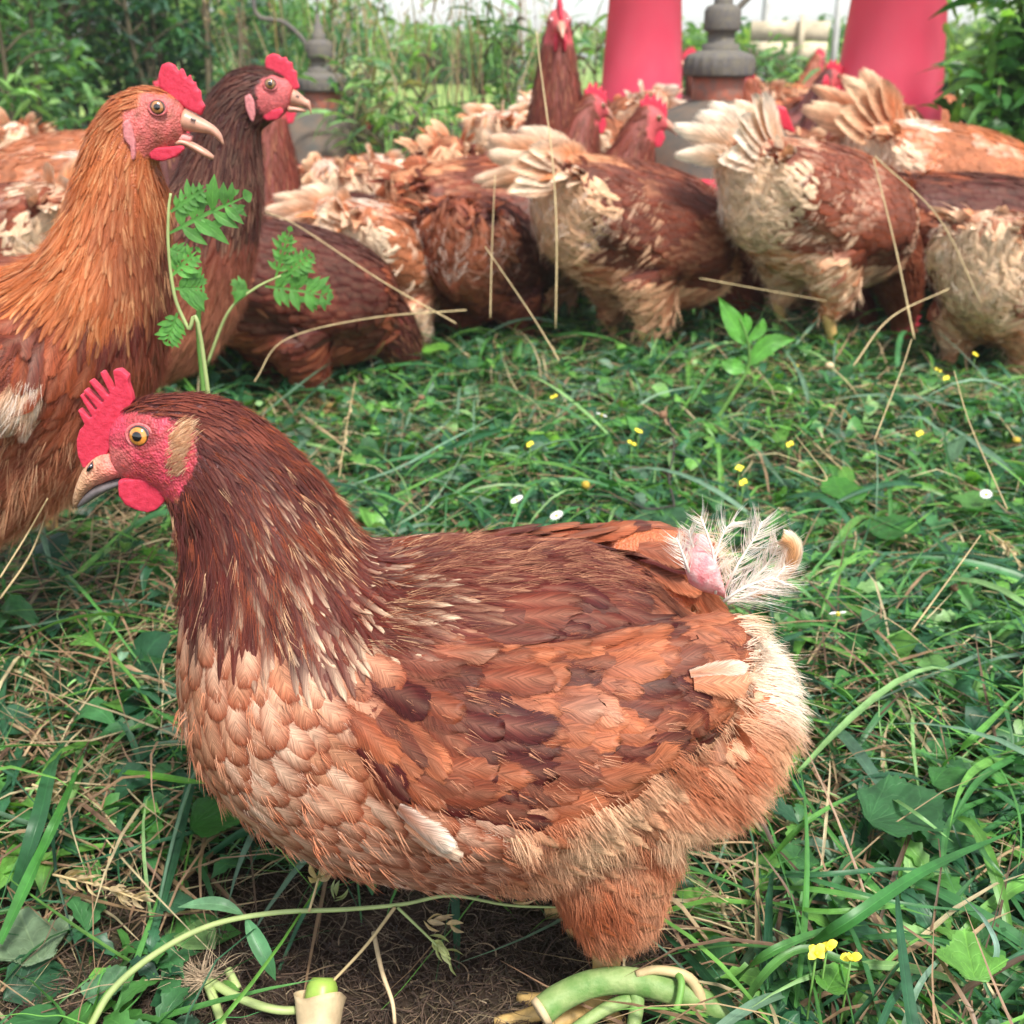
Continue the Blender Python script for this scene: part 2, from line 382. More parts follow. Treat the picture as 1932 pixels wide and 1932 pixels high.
def thin(P, rad):
    """greedy dart throwing with a radius per point -> kept indices"""
    cell = 0.006; grid = {}; keep = []
    for i, (p, r) in enumerate(zip(P, rad)):
        if r <= 0: continue
        k = (int(p[0] // cell), int(p[1] // cell), int(p[2] // cell)); m = int(r // cell) + 1; ok = True
        for dx in range(-m, m + 1):
            for dy in range(-m, m + 1):
                for dz in range(-m, m + 1):
                    for q in grid.get((k[0] + dx, k[1] + dy, k[2] + dz), ()):
                        if (q[0] - p[0]) ** 2 + (q[1] - p[1]) ** 2 + (q[2] - p[2]) ** 2 < r * r: ok = False; break
                    if not ok: break
                if not ok: break
            if not ok: break
        if ok: grid.setdefault(k, []).append(p); keep.append(i)
    return keep
def wprof(shape, s):
    if shape == 'hackle': return np.clip((s * 0.9 + 0.12), 0, 1) ** 0.5 * np.clip(1 - s, 0, 1) ** 0.62 * 1.35
    return np.clip(s + 0.1, 0, 1) ** 0.42 * np.clip(1 - s ** 5, 0.04, 1) ** 0.5
SROW = {4: np.array([0, .4, .8, 1.0]), 5: np.array([0, .3, .6, .86, 1.0]), 7: np.array([0, .2, .42, .64, .82, .94, 1.0]), 10: np.array([0, .14, .28, .42, .56, .7, .81, .9, .96, 1.0])}
def feather(sf, p, n, t, L, W, shape, lift, z0, cb, ct, ce, rng, nr=5, nc=3, full=False, jag=0.06, camber=0.12, shaft=0.0, tipc=None):
    n = Vector(n); t = Vector(t); t = t - n * t.dot(n)
    if t.length < 1e-6: t = n.orthogonal()
    t.normalize(); b = n.cross(t); ss = SROW[nr]; cs = np.linspace(-1, 1, nc)
    V, C, U = [], [], []; rid = rng.random(); bend = rng.normal(0, 0.08)
    p = Vector(p)
    for si, s in enumerate(ss):
        wd = W * wprof(shape, s); ctr = p + t * (s * L) + b * (bend * L * s * s)
        if not full:
            loc, nn = sf.near(ctr)
            if nn.dot(n) < 0.1: nn = n; loc = loc.lerp(ctr, 0.7)
        for c in cs:
            jx = 1 + (rng.normal(0, jag) if 0 < abs(c) and si else 0); js = rng.normal(0, jag * 0.35) * L if si >= len(ss) - 2 else 0
            if full:
                q = ctr + b * (c * wd * jx) + t * js; loc, nn = sf.near(q)
                if nn.dot(n) < 0.1: nn = n; loc = loc.lerp(q, 0.7)
                v = loc + nn * (z0 + lift * L * s + camber * W * (1 - c * c) * min(1, s * 3))
            else:
                v = loc + b * (c * wd * jx) + t * js + nn * (z0 + lift * L * s + camber * W * (1 - c * c) * min(1, s * 3) - (c * wd) ** 2 / 0.17)
            V.append(v); k = abs(c) ** 1.6
            col = lerp(cb, ct, s ** 1.8)
            if tipc is not None and s > 0.7: col = lerp(col, tipc, (s - 0.7) / 0.3)
            col = lerp(col, ce, k * 0.85)
            if shaft and abs(c) < 0.01: col = lerp(col, (0.8, 0.6, 0.42), shaft)
            C.append(col); U.append((c, s, rid))
    return [tuple(v) for v in V], grid_faces(nr, nc), np.array(C), np.array(U)
def strands(name, paths, cols, rad, parent, mat=None, label=None):
    """hair strands: paths (m,k,3), colours (m,3)"""
    P = np.asarray(paths, np.float32); m, k, _ = P.shape
    P = P - np.array(world_offset(parent), np.float32)
    hc = bpy.data.hair_curves.new(name); hc.add_curves([k] * m)
    hc.position_data.foreach_set('vector', P.ravel())
    r = np.broadcast_to(np.asarray(rad, np.float32).reshape(-1, 1), (m, 1)) * np.linspace(1, 0.12, k)[None, :]
    ra = hc.attributes.get('radius') or hc.attributes.new('radius', 'FLOAT', 'POINT'); ra.data.foreach_set('value', r.astype(np.float32).ravel())
    ca = hc.attributes.new('Col', 'FLOAT_COLOR', 'POINT')
    C = np.repeat(np.hstack([np.asarray(cols, np.float32), np.ones((m, 1), np.float32)])[:, None, :], k, 1)
    ca.data.foreach_set('color', C.ravel().astype(np.float32))
    hc.materials.append(mat or M['fur']); o = link(bpy.data.objects.new(name, hc), parent); return o
def fur_on(sf, n, rng, fn, k=5, clump=1.0, kids=4, spread=0.0011):
    """fn(p, nrm, tangent, rng) -> None or (dir, length, lift, droop, colour)"""
    P, Nn = sf.sample(n // kids, rng); out, cols = [], []; kj = np.linspace(0, 1, k)[None, :, None]
    for p, nn in zip(P, Nn):
        r = fn(p, nn, rng)
        if r is None: continue
        d, L, lift, droop, c = r; d = np.asarray(d) - nn * np.dot(d, nn); d /= np.linalg.norm(d) + 1e-9
        # neighbouring strands lean together into clumps
        q = Vector(p) * 130; cl = (np.array(mnoise.noise_vector(q)) * 0.55 + np.array(mnoise.noise_vector(q * 0.3)) * 0.35) * clump
        d = d + cl + rng.normal(0, 0.10, 3); s = np.linspace(0, 1, k)[:, None]
        lf = lift * (1 + 0.4 * rng.normal())
        a = p + d * L * s + nn * (lf * L * np.sqrt(s) * 0.9) + np.array([0, 0, -1]) * droop * L * s ** 2
        j = rng.normal(0, spread, (kids, 1, 3)); j -= (j @ nn)[..., None] * nn; out.append(a[None] + j + rng.normal(0, .11, (kids, 1, 3)) * L * kj ** 1.3); cols.append(np.asarray(c)[None] * (.88 + .24 * rng.random((kids, 1))))
    if not out: return np.zeros((0, k, 3)), np.zeros((0, 3))
    return np.concatenate(out), np.concatenate(cols)
def slab_px(outline, Y, th, voxel, smooth=4, bulge=None):
    P = np.array([list(at_y(x, y, Y)) for x, y in outline]); return slab3(P, np.array([0, 1, 0.0]), th, voxel, smooth)
def slab3(P, nrm, th, voxel, smooth=4):
    bm = bmesh.new(); vs_ = [bm.verts.new(tuple(p - nrm * th / 2)) for p in P]; f = bm.faces.new(vs_)
    r = bmesh.ops.extrude_face_region(bm, geom=[f]); ev = [e for e in r['geom'] if isinstance(e, bmesh.types.BMVert)]
    bmesh.ops.translate(bm, verts=ev, vec=Vector(nrm * th)); bmesh.ops.triangulate(bm, faces=bm.faces[:]); bmesh.ops.recalc_face_normals(bm, faces=bm.faces[:])
    bm.verts.index_update(); V = np.array([tuple(v.co) for v in bm.verts]); T = np.array([[v.index for v in f.verts] for f in bm.faces]); bm.free()
    return remesh([(V, None, T)], voxel, smooth)
def eye_parts(parent, c, out, r, scale_iris=1.0, lid=None, gaze=(0, 0, 0), iris_col=(0.62, 0.24, 0.04)):
    """eyeball with orange iris, pupil and eyelid ring; out = unit vector pointing out of the head"""
    out = np.array(out, float) + np.array(gaze); out /= np.linalg.norm(out); a = np.cross(out, [0, 0, 1.0]); a /= np.linalg.norm(a); b = np.cross(a, out)
    k, n = 28, 18; th = np.linspace(0.0001, math.pi * 0.62, n); ph = np.arange(k) * 2 * math.pi / k; V, C = [], []
    for i in th:
        for j in ph:
            V.append(c + r * (math.cos(i) * out + math.sin(i) * (math.cos(j) * a + math.sin(j) * b)))
            d = math.sin(i) if i < 1.57 else 1
            C.append((0.004, 0.004, 0.005) if d < 0.34 else (np.array(iris_col) * (0.8 + 0.45 * random.random()) if d < 0.70 else ((0.03, 0.015, 0.01) if d < 0.80 else (0.32, 0.24, 0.24))))
    ey = mesh_np('eye', V, grid_faces(n, k, True), M['iris'], parent, np.array(C))
    ang = np.linspace(0, 2 * math.pi, 29)[:-1]
    ringp = np.array([c + out * r * 0.45 + (1.0 * math.cos(t) * a + (0.86 * math.sin(t)) * b) * r * 1.02 for t in ang]); ringp = np.vstack([ringp, ringp[:1]])
    V, Q, T = tube(ringp, r * 0.13, 8, False); mesh_np('eyelid', V, Q, lid or M['lid'], ey)
    return ey
def leg_parts(parent, hock, ankle, ground, fwd, size=1.0, label=None):
    """scaly shank and four toes with claws"""
    hock, ankle = np.array(hock, float), np.array(ankle, float); g = ground; fwd = np.array(fwd, float); side = np.array([-fwd[1], fwd[0], 0])
    pts = spline([hock, lerp(hock, ankle, 0.5) - fwd * 0.003, ankle], 9)
    V, Q, T = tube(pts, np.linspace(0.0085, 0.006, 9) * size, 10); lg = mesh_np('leg', V, [Q, T], M['shank'], parent)
    for ang, Lt in ((-0.42, 0.045), (0.0, 0.055), (0.42, 0.045), (3.14, 0.02)):
        d = math.cos(ang) * fwd + math.sin(ang) * side; e = np.array([ankle[0], ankle[1], g + 0.006]) + d * Lt * size
        pp = spline([ankle, lerp(ankle, e, 0.35) + [0, 0, 0.006], lerp(ankle, e, 0.75) + [0, 0, 0.001], e], 9)
        V, Q, T = tube(pp, np.linspace(0.006, 0.0035, 9) * size, 8); tv = mesh_np('toe', V, [Q, T], M['shank'], lg)
    return lg
def plume_paths(base, path, blen, nb, rng, curl=0.4, side=None):
    """a tattered feather: barbs leaving both sides of a bent shaft"""
    P = spline(path, 24); Tn = np.gradient(P, axis=0); Tn /= np.linalg.norm(Tn, axis=1)[:, None]; out = []
    for i in range(nb):
        s = rng.random() ** 0.8; k = min(int(s * 23), 22); p = lerp(P[k], P[k + 1], s * 23 - k) if k < 23 else P[k]; t = Tn[k]
        sd = np.cross(t, [0, 1, 0]); sd /= np.linalg.norm(sd) + 1e-9; sg = (rng.choice([-1, 1]) if side is None else side)
        L = blen * (0.5 + 0.7 * rng.random()) * (1 - 0.5 * s); d = sd * sg * 0.8 + t * (0.6 + curl * rng.random()) + rng.normal(0, 0.12, 3)
        u = np.linspace(0, 1, 5)[:, None]; out.append(p + d * L * u + t * L * curl * u ** 2 - np.array([0, 0, 1]) * L * 0.25 * u ** 2)
    sh = spline(path, 5); return out, sh

def noise2(x, y, s, seed=0): return mnoise.noise(Vector((x / s, y / s, seed * 7.3)))

# ------------------------------------------------------------------ the large hen in front
def Z(pts): return [((100 + a * 0.41408) / 1.06, (700 + b * 0.41408) / 1.06) for a, b in pts]
Y1 = 0.49
def front_hen():
    rng = np.random.default_rng(11); foot = at_y(1075, 1860, Y1); 
    root = empty('hen', (foot.x, Y1, 0), 0, 'large chestnut hen standing side-on in the foreground, head low and facing left, tattered white tail', 'hen')
    st = [(205, 800, 215, 895, .006), (228, 772, 240, 908, .012), (265, 750, 268, 918, .0165), (305, 743, 300, 928, .0185), (350, 741, 322, 948, .020), (400, 745, 333, 975, .023),
          (455, 767, 341, 1010, .028), (520, 817, 350, 1060, .034), (580, 878, 350, 1115, .042), (632, 945, 345, 1175, .052), (672, 1008, 342, 1245, .062), (722, 1050, 350, 1320, .072),
          (800, 1042, 376, 1400, .080), (880, 1022, 443, 1482, .086), (960, 1018, 556, 1562, .090), (1040, 1006, 695, 1612, .092), (1120, 1002, 845, 1635, .092), (1190, 1022, 982, 1640, .090),
          (1245, 1050, 1120, 1590, .086), (1300, 1105, 1240, 1560, .080), (1350, 1150, 1340, 1535, .070), (1400, 1180, 1410, 1475, .058), (1445, 1210, 1450, 1410, .040), (1465, 1260, 1465, 1350, .02)]
    body, C = loft_px(st, Y1)
    parts = [body]
    # near and far thigh
    th = [(1000, 1520, 1290, 1480, .034), (1010, 1600, 1285, 1580, .034), (1030, 1650, 1272, 1620, .031), (1060, 1700, 1250, 1680, .027), (1088, 1738, 1232, 1730, .021), (1105, 1768, 1185, 1770, .012)]
    for yo in (-0.038, 0.045):
        t_, Ct = loft_px(th, Y1 + (yo if yo < 0 else 0), 14, 20, yo if yo > 0 else 0, corr=False)
        parts.append(t_)
        if yo < 0: Cth = Ct
    # folded wings: flattened lens on each flank
    a0, a1 = at_y(650, 1395, Y1 - .07), at_y(1430, 1262, Y1 - .06)
    for sgn in (-1, 1):
        CC, U, Lt, rh, rw = [], [], [], [], []
        for s in np.linspace(0, 1, 22):
            e = math.sqrt(max(0, 1 - (2 * s - 1) ** 2)); c = np.array(a0.lerp(a1, s)); c[1] = Y1 + sgn * (0.068 + 0.02 * math.sin(s * math.pi) - 0.022 * s)
            c[2] -= 0.016 * math.sin(s * math.pi)
            CC.append(c); U.append((0.1, 0.25 * sgn * -1, 1)); Lt.append((0, 1, 0)); rh.append(0.004 + 0.045 * e ** 0.8 * (1.05 - 0.25 * s)); rw.append(0.003 + 0.026 * e)
        U = np.array(U, float); U /= np.linalg.norm(U, axis=1)[:, None]
        parts.append(ring_loft(np.array(CC), U, np.array(Lt, float), np.array(rh), np.array(rw), 24))
    V, Q = remesh(parts, 0.0026, 12)
    axthigh = Cth
    sf = Surf(V, Q, [C])
    # --- regions read in the hen's own side view
    hackle = [(225, 738), (300, 732), (400, 725), (520, 795), (640, 920), (710, 1020), (770, 1090), (800, 1150), (700, 1215), (620, 1225), (540, 1205), (470, 1185), (400, 1165), (325, 1130), (318, 940), (350, 905), (372, 870), (365, 820), (345, 798), (300, 785), (250, 779), (215, 785), (205, 800)]
    saddle = [(740, 1010), (1290, 1000), (1260, 1090), (1130, 1120), (960, 1110), (840, 1170), (740, 1240), (700, 1200), (790, 1160)]
    rump = [(1130, 1110), (1290, 1030), (1400, 1140), (1425, 1300), (1400, 1400), (1300, 1370), (1200, 1300), (1120, 1200)]
    wing = [(620, 1330), (700, 1240), (860, 1160), (1000, 1110), (1140, 1110), (1220, 1290), (1320, 1380), (1250, 1440), (1130, 1500), (990, 1535), (860, 1535), (760, 1480), (680, 1420)]
    fluff = [(1330, 1080), (1600, 1100), (1600, 1700), (1280, 1900), (1000, 1900), (960, 1640), (1000, 1590), (1150, 1520), (1260, 1450), (1350, 1390), (1400, 1300), (1395, 1190)]
    face = [(150, 850), (215, 785), (250, 779), (300, 785), (345, 798), (368, 820), (374, 870), (352, 912), (330, 945), (300, 935), (225, 925), (150, 925)]
    def side(p): return (p[0], p[1] if p[1] <= Y1 else 2 * Y1 - p[1], p[2])
    def region(px, py):
        if px > 330 and py > 930: px, py = px + 46 * noise2(px, py, 26, 21) + 18 * noise2(px, py, 8, 22), py + 46 * noise2(px, py, 26, 23) + 18 * noise2(px, py, 8, 24)
        if pip(face, px, py): return 'face'
        if pip(hackle, px, py): return 'hackle'
        if pip(fluff, px, py): return 'fluff'
        if pip(saddle, px, py): return 'saddle'
        if pip(wing, px, py): return 'wing'
        if pip(rump, px, py): return 'rump'
        if px > 960 and py > 1380: return 'fluff'
        return 'breast'
    dark, mah, rust, orange, buff, cream = S(78, 32, 31), S(112, 50, 42), S(150, 78, 54), S(190, 118, 82), S(206, 154, 122), S(226, 196, 172)
    base = {'face': S(202, 78, 94), 'hackle': S(80, 34, 30), 'saddle': S(105, 45, 38), 'wing': S(130, 66, 44), 'rump': S(180, 100, 62), 'breast': S(170, 100, 72), 'fluff': S(176, 100, 62)}
    def fluffcol(px, py, rng):
        wht = np.clip((px - 1375) / 40, 0, 1) * np.clip((1375 - py) / 60, 0, 1)
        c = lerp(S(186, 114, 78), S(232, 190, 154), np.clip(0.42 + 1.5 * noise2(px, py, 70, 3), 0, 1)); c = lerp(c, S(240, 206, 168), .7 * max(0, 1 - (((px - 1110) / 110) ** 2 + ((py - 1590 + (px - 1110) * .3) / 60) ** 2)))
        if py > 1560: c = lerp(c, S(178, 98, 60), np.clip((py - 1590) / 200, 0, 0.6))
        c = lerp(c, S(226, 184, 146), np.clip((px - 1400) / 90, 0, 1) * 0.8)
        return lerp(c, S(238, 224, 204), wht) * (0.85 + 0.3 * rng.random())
    col = np.zeros((len(V), 3)); VP = V.copy(); VP[:, 1] = np.where(V[:, 1] > Y1, 2 * Y1 - V[:, 1], V[:, 1]); px_, py_ = proj(VP)
    for i in range(len(V)):
        r = region(px_[i], py_[i]); col[i] = base[r]
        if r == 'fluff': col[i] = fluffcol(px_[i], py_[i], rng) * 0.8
        if r == 'face':
            f_ = np.clip(.5 + 1.4 * noise2(px_[i], py_[i], 22, 8), 0, 1); col[i] = lerp(S(205, 66, 88), S(150, 62, 58), f_ * .75)
            dd = math.hypot(px_[i] - 268, (py_[i] - 824) * 1.2); col[i] = lerp(S(120, 44, 44), col[i], np.clip((dd - 22) / 14, 0.15, 1))  # lid shading painted into the skin colour as a dark ring round the eye
            if px_[i] < 262: col[i] = lerp(col[i], S(206, 112, 104), np.clip((262 - px_[i]) / 60, 0, .7) * (py_[i] > 845))
    mesh_np('body', V, Q, M['body'], root, col)
    # --- feathers
    P, Nn = sf.sample(60000, rng); SP_ = P.copy(); SP_[:, 1] = np.where(P[:, 1] > Y1, 2 * Y1 - P[:, 1], P[:, 1]); px, py = proj(SP_)
    R = {'hackle': .0030, 'saddle': .0052, 'wing': .0070, 'rump': .0080, 'breast': .0084}
    reg, rad = [], []
    for i in range(len(P)):
        r = region(px[i], py[i]); reg.append(r); q = R.get(r, -1)
        if r == 'hackle': q = 0.0015 + 0.0017 * np.clip((py[i] - 760) / 330, 0, 1)
        if P[i, 1] > Y1 + 0.01 and q > 0: q *= 1.5
        rad.append(q)
    keep = thin(P, rad)
    bags = {k: Bag() for k in ('neck_hackle', 'saddle_feathers', 'wing', 'rump_feathers', 'breast_feathers')}; heroes = []
    for i in keep:
        x, y, r, p, n = px[i], py[i], reg[i], P[i], Nn[i]; t = sf.tangent(p); far = P[i, 1] > Y1 + 0.012
        n1, n2 = noise2(x, y, 70, 1), noise2(x, y, 28, 2); tipc = None; shaft = 0; full = False; nr, nc = 5, 3
        if r == 'hackle':
            f = np.clip((y - 760) / 380, 0, 1); L = 0.007 + 0.021 * f; W = 0.0010 + 0.0020 * f
            t = t + np.array([0, 0, -0.25]) * f
            back = np.clip(0.5 + ((x - 340) / 300 - (y - 900) / 700), 0, 1.2); lt = np.clip((y - 820) / 130, 0, 1) * (0.28 + 0.55 * np.clip((x - 400) / 250, 0, 1)) * (1 if rng.random() < 0.7 else 0.25)
            cb = lerp(dark, mah, np.clip(0.45 + 0.6 * n2 + 0.3 * rng.normal(), 0, 1.2)); lt = lt * (1.35 if rng.random() < .5 else .08); ct = lerp(mah, S(250, 222, 190), np.clip(lt * (0.8 + 0.5 * rng.random()), 0, 1)); ce = lerp(dark, S(150, 70, 46), .3 * rng.random() + .4 * (y > 1000) * rng.random())
            if x < 440 and y > 950: ct = lerp(ct, dark, 0.6)
            if y < 830: cb = lerp(mah, rust, 0.35 + 0.3 * n2); ct = cb * 1.1; ce = cb * 0.8
            shape, lift, key, shaft, jag = 'hackle', 0.016, 'neck_hackle', 0.05, 0.05
            if y > 1040: L *= 1.15; W *= 1.3 + .5 * (ct[0] > .35); nc = 5
        elif r == 'saddle':
            L, W = 0.030 + 0.004 * rng.random(), 0.0046; g = np.clip((x - 760) / 500, 0, 1)
            cb = lerp(dark, mah, 0.6 + 0.4 * n2); ct = lerp(mah, rust, np.clip(0.2 + g * 0.6 + n2 * 0.5, 0, 1)); ce = lerp(dark, mah, 0.4)
            if x < 900 and rng.random() < 0.45: ct = lerp(ct, S(214, 168, 136), 0.6)
            shape, lift, key, shaft, jag = 'hackle', 0.02, 'saddle_feathers', 0.10, 0.08; t = t + np.array([0, 0, -0.12]); nc = 5
        elif r == 'wing':
            L, W = 0.032 + 0.012 * rng.random(), 0.0082 + 0.002 * rng.random(); q = 0.50 + 1.5 * n1 + 0.7 * n2 + 0.09 * rng.normal() - 0.35 * np.clip((y - 1200) / -120, 0, 1)
            for gx, gy, sx, sy, am in ((930, 1200, 110, 32, .9), (760, 1300, 80, 40, .7), (880, 1390, 60, 55, .9), (1110, 1430, 60, 50, .8), (1210, 1230, 70, 50, .5), (900, 1510, 60, 30, .6), (1250, 1340, 50, 40, .7), (1020, 1300, 130, 50, -.5), (1080, 1160, 90, 28, -.6), (700, 1370, 60, 60, -.3)):
                q -= am * math.exp(-((x - gx) / sx) ** 2 - ((y - gy) / sy) ** 2)
            cb = lerp(mah, rust, np.clip(q + 0.2, 0, 1)); ct = lerp(dark * 1.15, orange, np.clip(q, 0, 1)); ce = lerp(ct, dark, 0.35) if rng.random() < 0.6 else lerp(ct, buff, 0.25)
            if rng.random() < 0.10 and q > .5: ct = lerp(ct, cream, 0.4)
            if rng.random() < 0.05: cb = ct = dark * 1.15
            shape, lift, key, shaft, jag = 'broad', 0.030 + 0.035 * rng.random() ** 2, 'wing', 0.12, 0.12; nr, nc, full = 7, 5, not far
            t = t + np.array([0, 0, -0.18 + 0.12 * rng.normal()]) + (np.array([0, 0, 0.25]) if y > 1440 else 0)
        elif r == 'rump':
            L, W = 0.034, 0.0095; q = np.clip(0.62 + 0.7 * n1 + 0.15 * rng.normal() + (y - 1150) / 700, 0, 1)
            cb = lerp(mah, rust, 0.7); ct = lerp(rust, orange * 1.08, q); ce = lerp(ct, buff, 0.5)
            shape, lift, key, shaft, jag = 'broad', 0.03, 'rump_feathers', 0.14, 0.07; nr, nc, full = 7, 5, not far
            t = t + np.array([0, 0, -0.35])
        else:
            lo = np.clip((y - 1480) / 120, 0, 1); L = 0.025 + 0.005 * lo; W = 0.0092 - 0.0014 * lo
            cb = lerp(buff, S(240, 214, 190), np.clip(0.45 + 0.6 * n1 + 0.2 * rng.normal(), 0, 1)); cb = lerp(cb, S(206, 158, 136), lo * 0.6); ct = lerp(buff, orange, np.clip(0.25 + n2, 0, 1)); ct = lerp(ct, S(200, 150, 126), lo * 0.6); ce = lerp(S(140, 68, 46), orange, 0.25)
            if x > 620 and y < 1480: cb = lerp(cb, orange, 0.5); ct = lerp(ct, rust, 0.35)
            if y < 1260: ct = lerp(ct, orange, 0.4)
            tipc = ce; shape, lift, key, jag = 'broad', 0.022, 'breast_feathers', 0.03; nr, nc, full = 7, 5, not far
            t = t + np.array([0.05, 0, -0.55 if y < 1350 else -0.1])
        g = feather(sf, p, n, t, L, W, shape, lift, 0.0002 + 0.0008 * rng.random(), cb, ct, ce, rng, nr, nc, full and not far, jag, 0.06, shaft, tipc)
        if not far and key in ('wing', 'rump_feathers', 'breast_feathers') and n[1] < 0.1: heroes.append((L * W * (1.6 if key == 'wing' else 1), key, g))
        else: bags[key].add(g[0], g[1], None, g[2], g[3])
    heroes.sort(key=lambda h: -h[0])
    for h in heroes[300:]: bags[h[1]].add(h[2][0], h[2][1], None, h[2][2], h[2][3])
    ob = {}
    for k, b in bags.items():
        if b.n: ob[k] = b.build(k, M['feather'], root); ob[k]['kind'] = 'stuff'
    for h in heroes[:300]: mesh_np('feather', h[2][0], h[2][1], M['feather'], ob[h[1]], h[2][2], h[2][3])
    # --- down: rump, belly, thigh; fine fuzz at the breast edge
    ins = np.array(at_y(1180, 1500, Y1))
    def ff(p, n, rng):
        q = side(p); x, y = proj(np.array(q)); 
        r = region(x, y)
        if r != 'fluff':
            if r in ('rump', 'wing', 'breast') and rng.random() < 0.03 and y > 1300: 
                return sf.tangent(p) + np.array([0, 0, -0.3]), 0.009, 0.35, 0.1, lerp(orange, buff, rng.random())
            return None
        if p[1] > Y1 + 0.02 and rng.random() < 0.6: return None
        wht = x > 1370 and y < 1375
        d = np.array([0.75, 0, -0.75]) if not wht else np.array([0.9, 0, -0.05 + (1250 - y) / 200])
        if y > 1560: d = np.array([0.35, 0, -1.0])
        L = (0.013 if not wht else 0.015) * (0.6 + 0.7 * rng.random())
        if y > 1600: L *= 0.72
        if x < 1250 and y < 1600: L *= 0.8
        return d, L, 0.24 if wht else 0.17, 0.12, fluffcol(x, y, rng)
    pa, cc = fur_on(sf, 280000, rng, ff, 5, .6); strands('down_feathers', pa, cc, 0.00016 + 0.00008 * rng.random(len(pa)), root)['kind'] = 'stuff'
    # hair-fine barbs over every feathered part, following the lie of the feathers
    def fb(p, n, rng):
        x, y = proj(np.array(side(p))); r = region(x, y)
        if r in ('face', 'fluff') or p[1] > Y1 + .03: return None
        t = sf.tangent(p) + rng.normal(0, .10, 3)
        if r == 'hackle':
            f = np.clip((y - 760) / 380, 0, 1); lt = np.clip((y - 850) / 200, 0, 1) * (.12 + .35 * np.clip((x - 400) / 250, 0, 1)); c = S(228, 186, 146) if rng.random() < lt * .38 else lerp(dark, S(164, 84, 48), rng.random() ** 1.3)
            if x < 440 and rng.random() < .7: c = lerp(dark, mah, rng.random())
            return t + np.array([0, 0, -.2]) * f, .006 + .009 * f, .10, .02, c
        if r == 'saddle': return t, .012, .12, .02, lerp(mah, S(214, 160, 124), rng.random() ** 3)
        n1, n2 = noise2(x, y, 70, 1), noise2(x, y, 28, 2)
        for gx, gy, sx, sy, am in ((930, 1200, 110, 32, .9), (760, 1300, 80, 40, .7), (880, 1390, 60, 55, .9), (1110, 1430, 60, 50, .8), (1210, 1230, 70, 50, .5), (900, 1510, 60, 30, .6), (1250, 1340, 50, 40, .7)): n1 -= am * .7 * math.exp(-((x - gx) / sx) ** 2 - ((y - gy) / sy) ** 2)
        if r == 'breast':
            if rng.random() < .6: return None
            return t + np.array([.05, 0, -.5 if y < 1350 else -.1]), .006, .14, .02, lerp(orange, cream, np.clip(.5 + n1 + .3 * rng.normal(), 0, 1))
        q = np.clip(.52 + 1.15 * n1 + .55 * n2 + .2 * rng.normal(), 0, 1); c = lerp(mah, orange, q)
        return t + np.array([0, 0, -.2]) + rng.normal(0, .12, 3), .007, .16, .02, lerp(c, buff, .2 * rng.random())
    pa, cc = fur_on(sf, 190000, rng, fb, 4, .35, 5, .0009); strands('fine_barbs', pa, cc, 0.00009 + 0.00005 * rng.random(len(pa)), root)['kind'] = 'stuff'
    # soft plumes through the down
    bag = Bag(); P2, N2 = sf.sample(9000, rng)
    SP2 = P2.copy(); SP2[:, 1] = np.where(P2[:, 1] > Y1, 2 * Y1 - P2[:, 1], P2[:, 1]); x2, y2 = proj(SP2)
    rr = [0.0075 if region(x2[i], y2[i]) == 'fluff' else -1 for i in range(len(P2))]
    for i in thin(P2, rr):
        x, y = x2[i], y2[i]; wht = x > 1370 and y < 1375; c = fluffcol(x, y, rng)
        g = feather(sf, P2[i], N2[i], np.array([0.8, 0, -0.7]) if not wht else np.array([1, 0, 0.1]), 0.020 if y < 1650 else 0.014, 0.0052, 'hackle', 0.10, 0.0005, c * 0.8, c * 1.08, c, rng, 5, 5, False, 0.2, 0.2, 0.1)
        bag.add(g[0], g[1], None, g[2], g[3])
    bag.build('belly_plumes', M['feather'], root)['kind'] = 'stuff'
    # --- white-tipped feather hanging below the wing, pale feather at the wing tip
    for (x, y, dx, dz, L, W, cb, ct) in ((775, 1500, 1, -0.35, 0.030, 0.008, rust, S(240, 228, 210)), (790, 1522, 1, -0.42, 0.028, 0.006, orange, S(236, 214, 190)), (1335, 1262, 1, 0.28, 0.030, 0.0048, orange, S(236, 218, 198)), (1340, 1285, 1, 0.05, 0.03, 0.009, orange, buff)):
        p = at_y(x, y, Y1 - 0.09); loc, nn = sf.near(p)
        g = feather(sf, loc, nn, (dx, 0, dz), L, W, 'broad', 0.09, 0.003, cb, ct, ct, rng, 7, 5, False, 0.12, 0.2, 0.2); mesh_np('feather', g[0], g[1], M['feather'], ob['wing'], g[2], g[3])
    # --- head
    V, Q = slab_px(Z([(165, 560), (140, 500), (135, 430), (150, 380), (170, 360), (172, 350), (142, 286), (150, 280), (200, 322), (212, 318), (150, 214), (162, 208), (226, 288), (236, 276), (168, 192), (182, 184), (258, 252), (266, 240), (194, 146), (208, 140), (288, 216), (296, 204), (247, 104), (264, 98), (314, 184), (322, 168), (310, 94), (345, 88), (383, 120), (384, 160), (402, 210), (408, 240), (380, 285), (350, 330), (320, 400), (300, 460), (270, 520), (200, 565)]), Y1 - 0.001, 0.0046, 0.00048, 2)
    mesh_np('comb', V, Q, M['comb'], root)
    wt = Z([(330, 625), (450, 615), (585, 640), (582, 690), (552, 735), (512, 772), (480, 780), (430, 772), (370, 745), (338, 700)])
    for dy in (-0.012, 0.010):
        V, Q = slab_px(wt, Y1 + dy, 0.0042, 0.0009, 4); mesh_np('wattle', V, Q, M['comb'], root)
    up = [(232, 862, 246, 896, .0082), (204, 850, 216, 903, .0080), (180, 858, 196, 911, .0072), (160, 880, 180, 917, .0065), (146, 910, 164, 932, .0045), (138, 938, 152, 948, .0028), (138, 955, 146, 958, .001)]
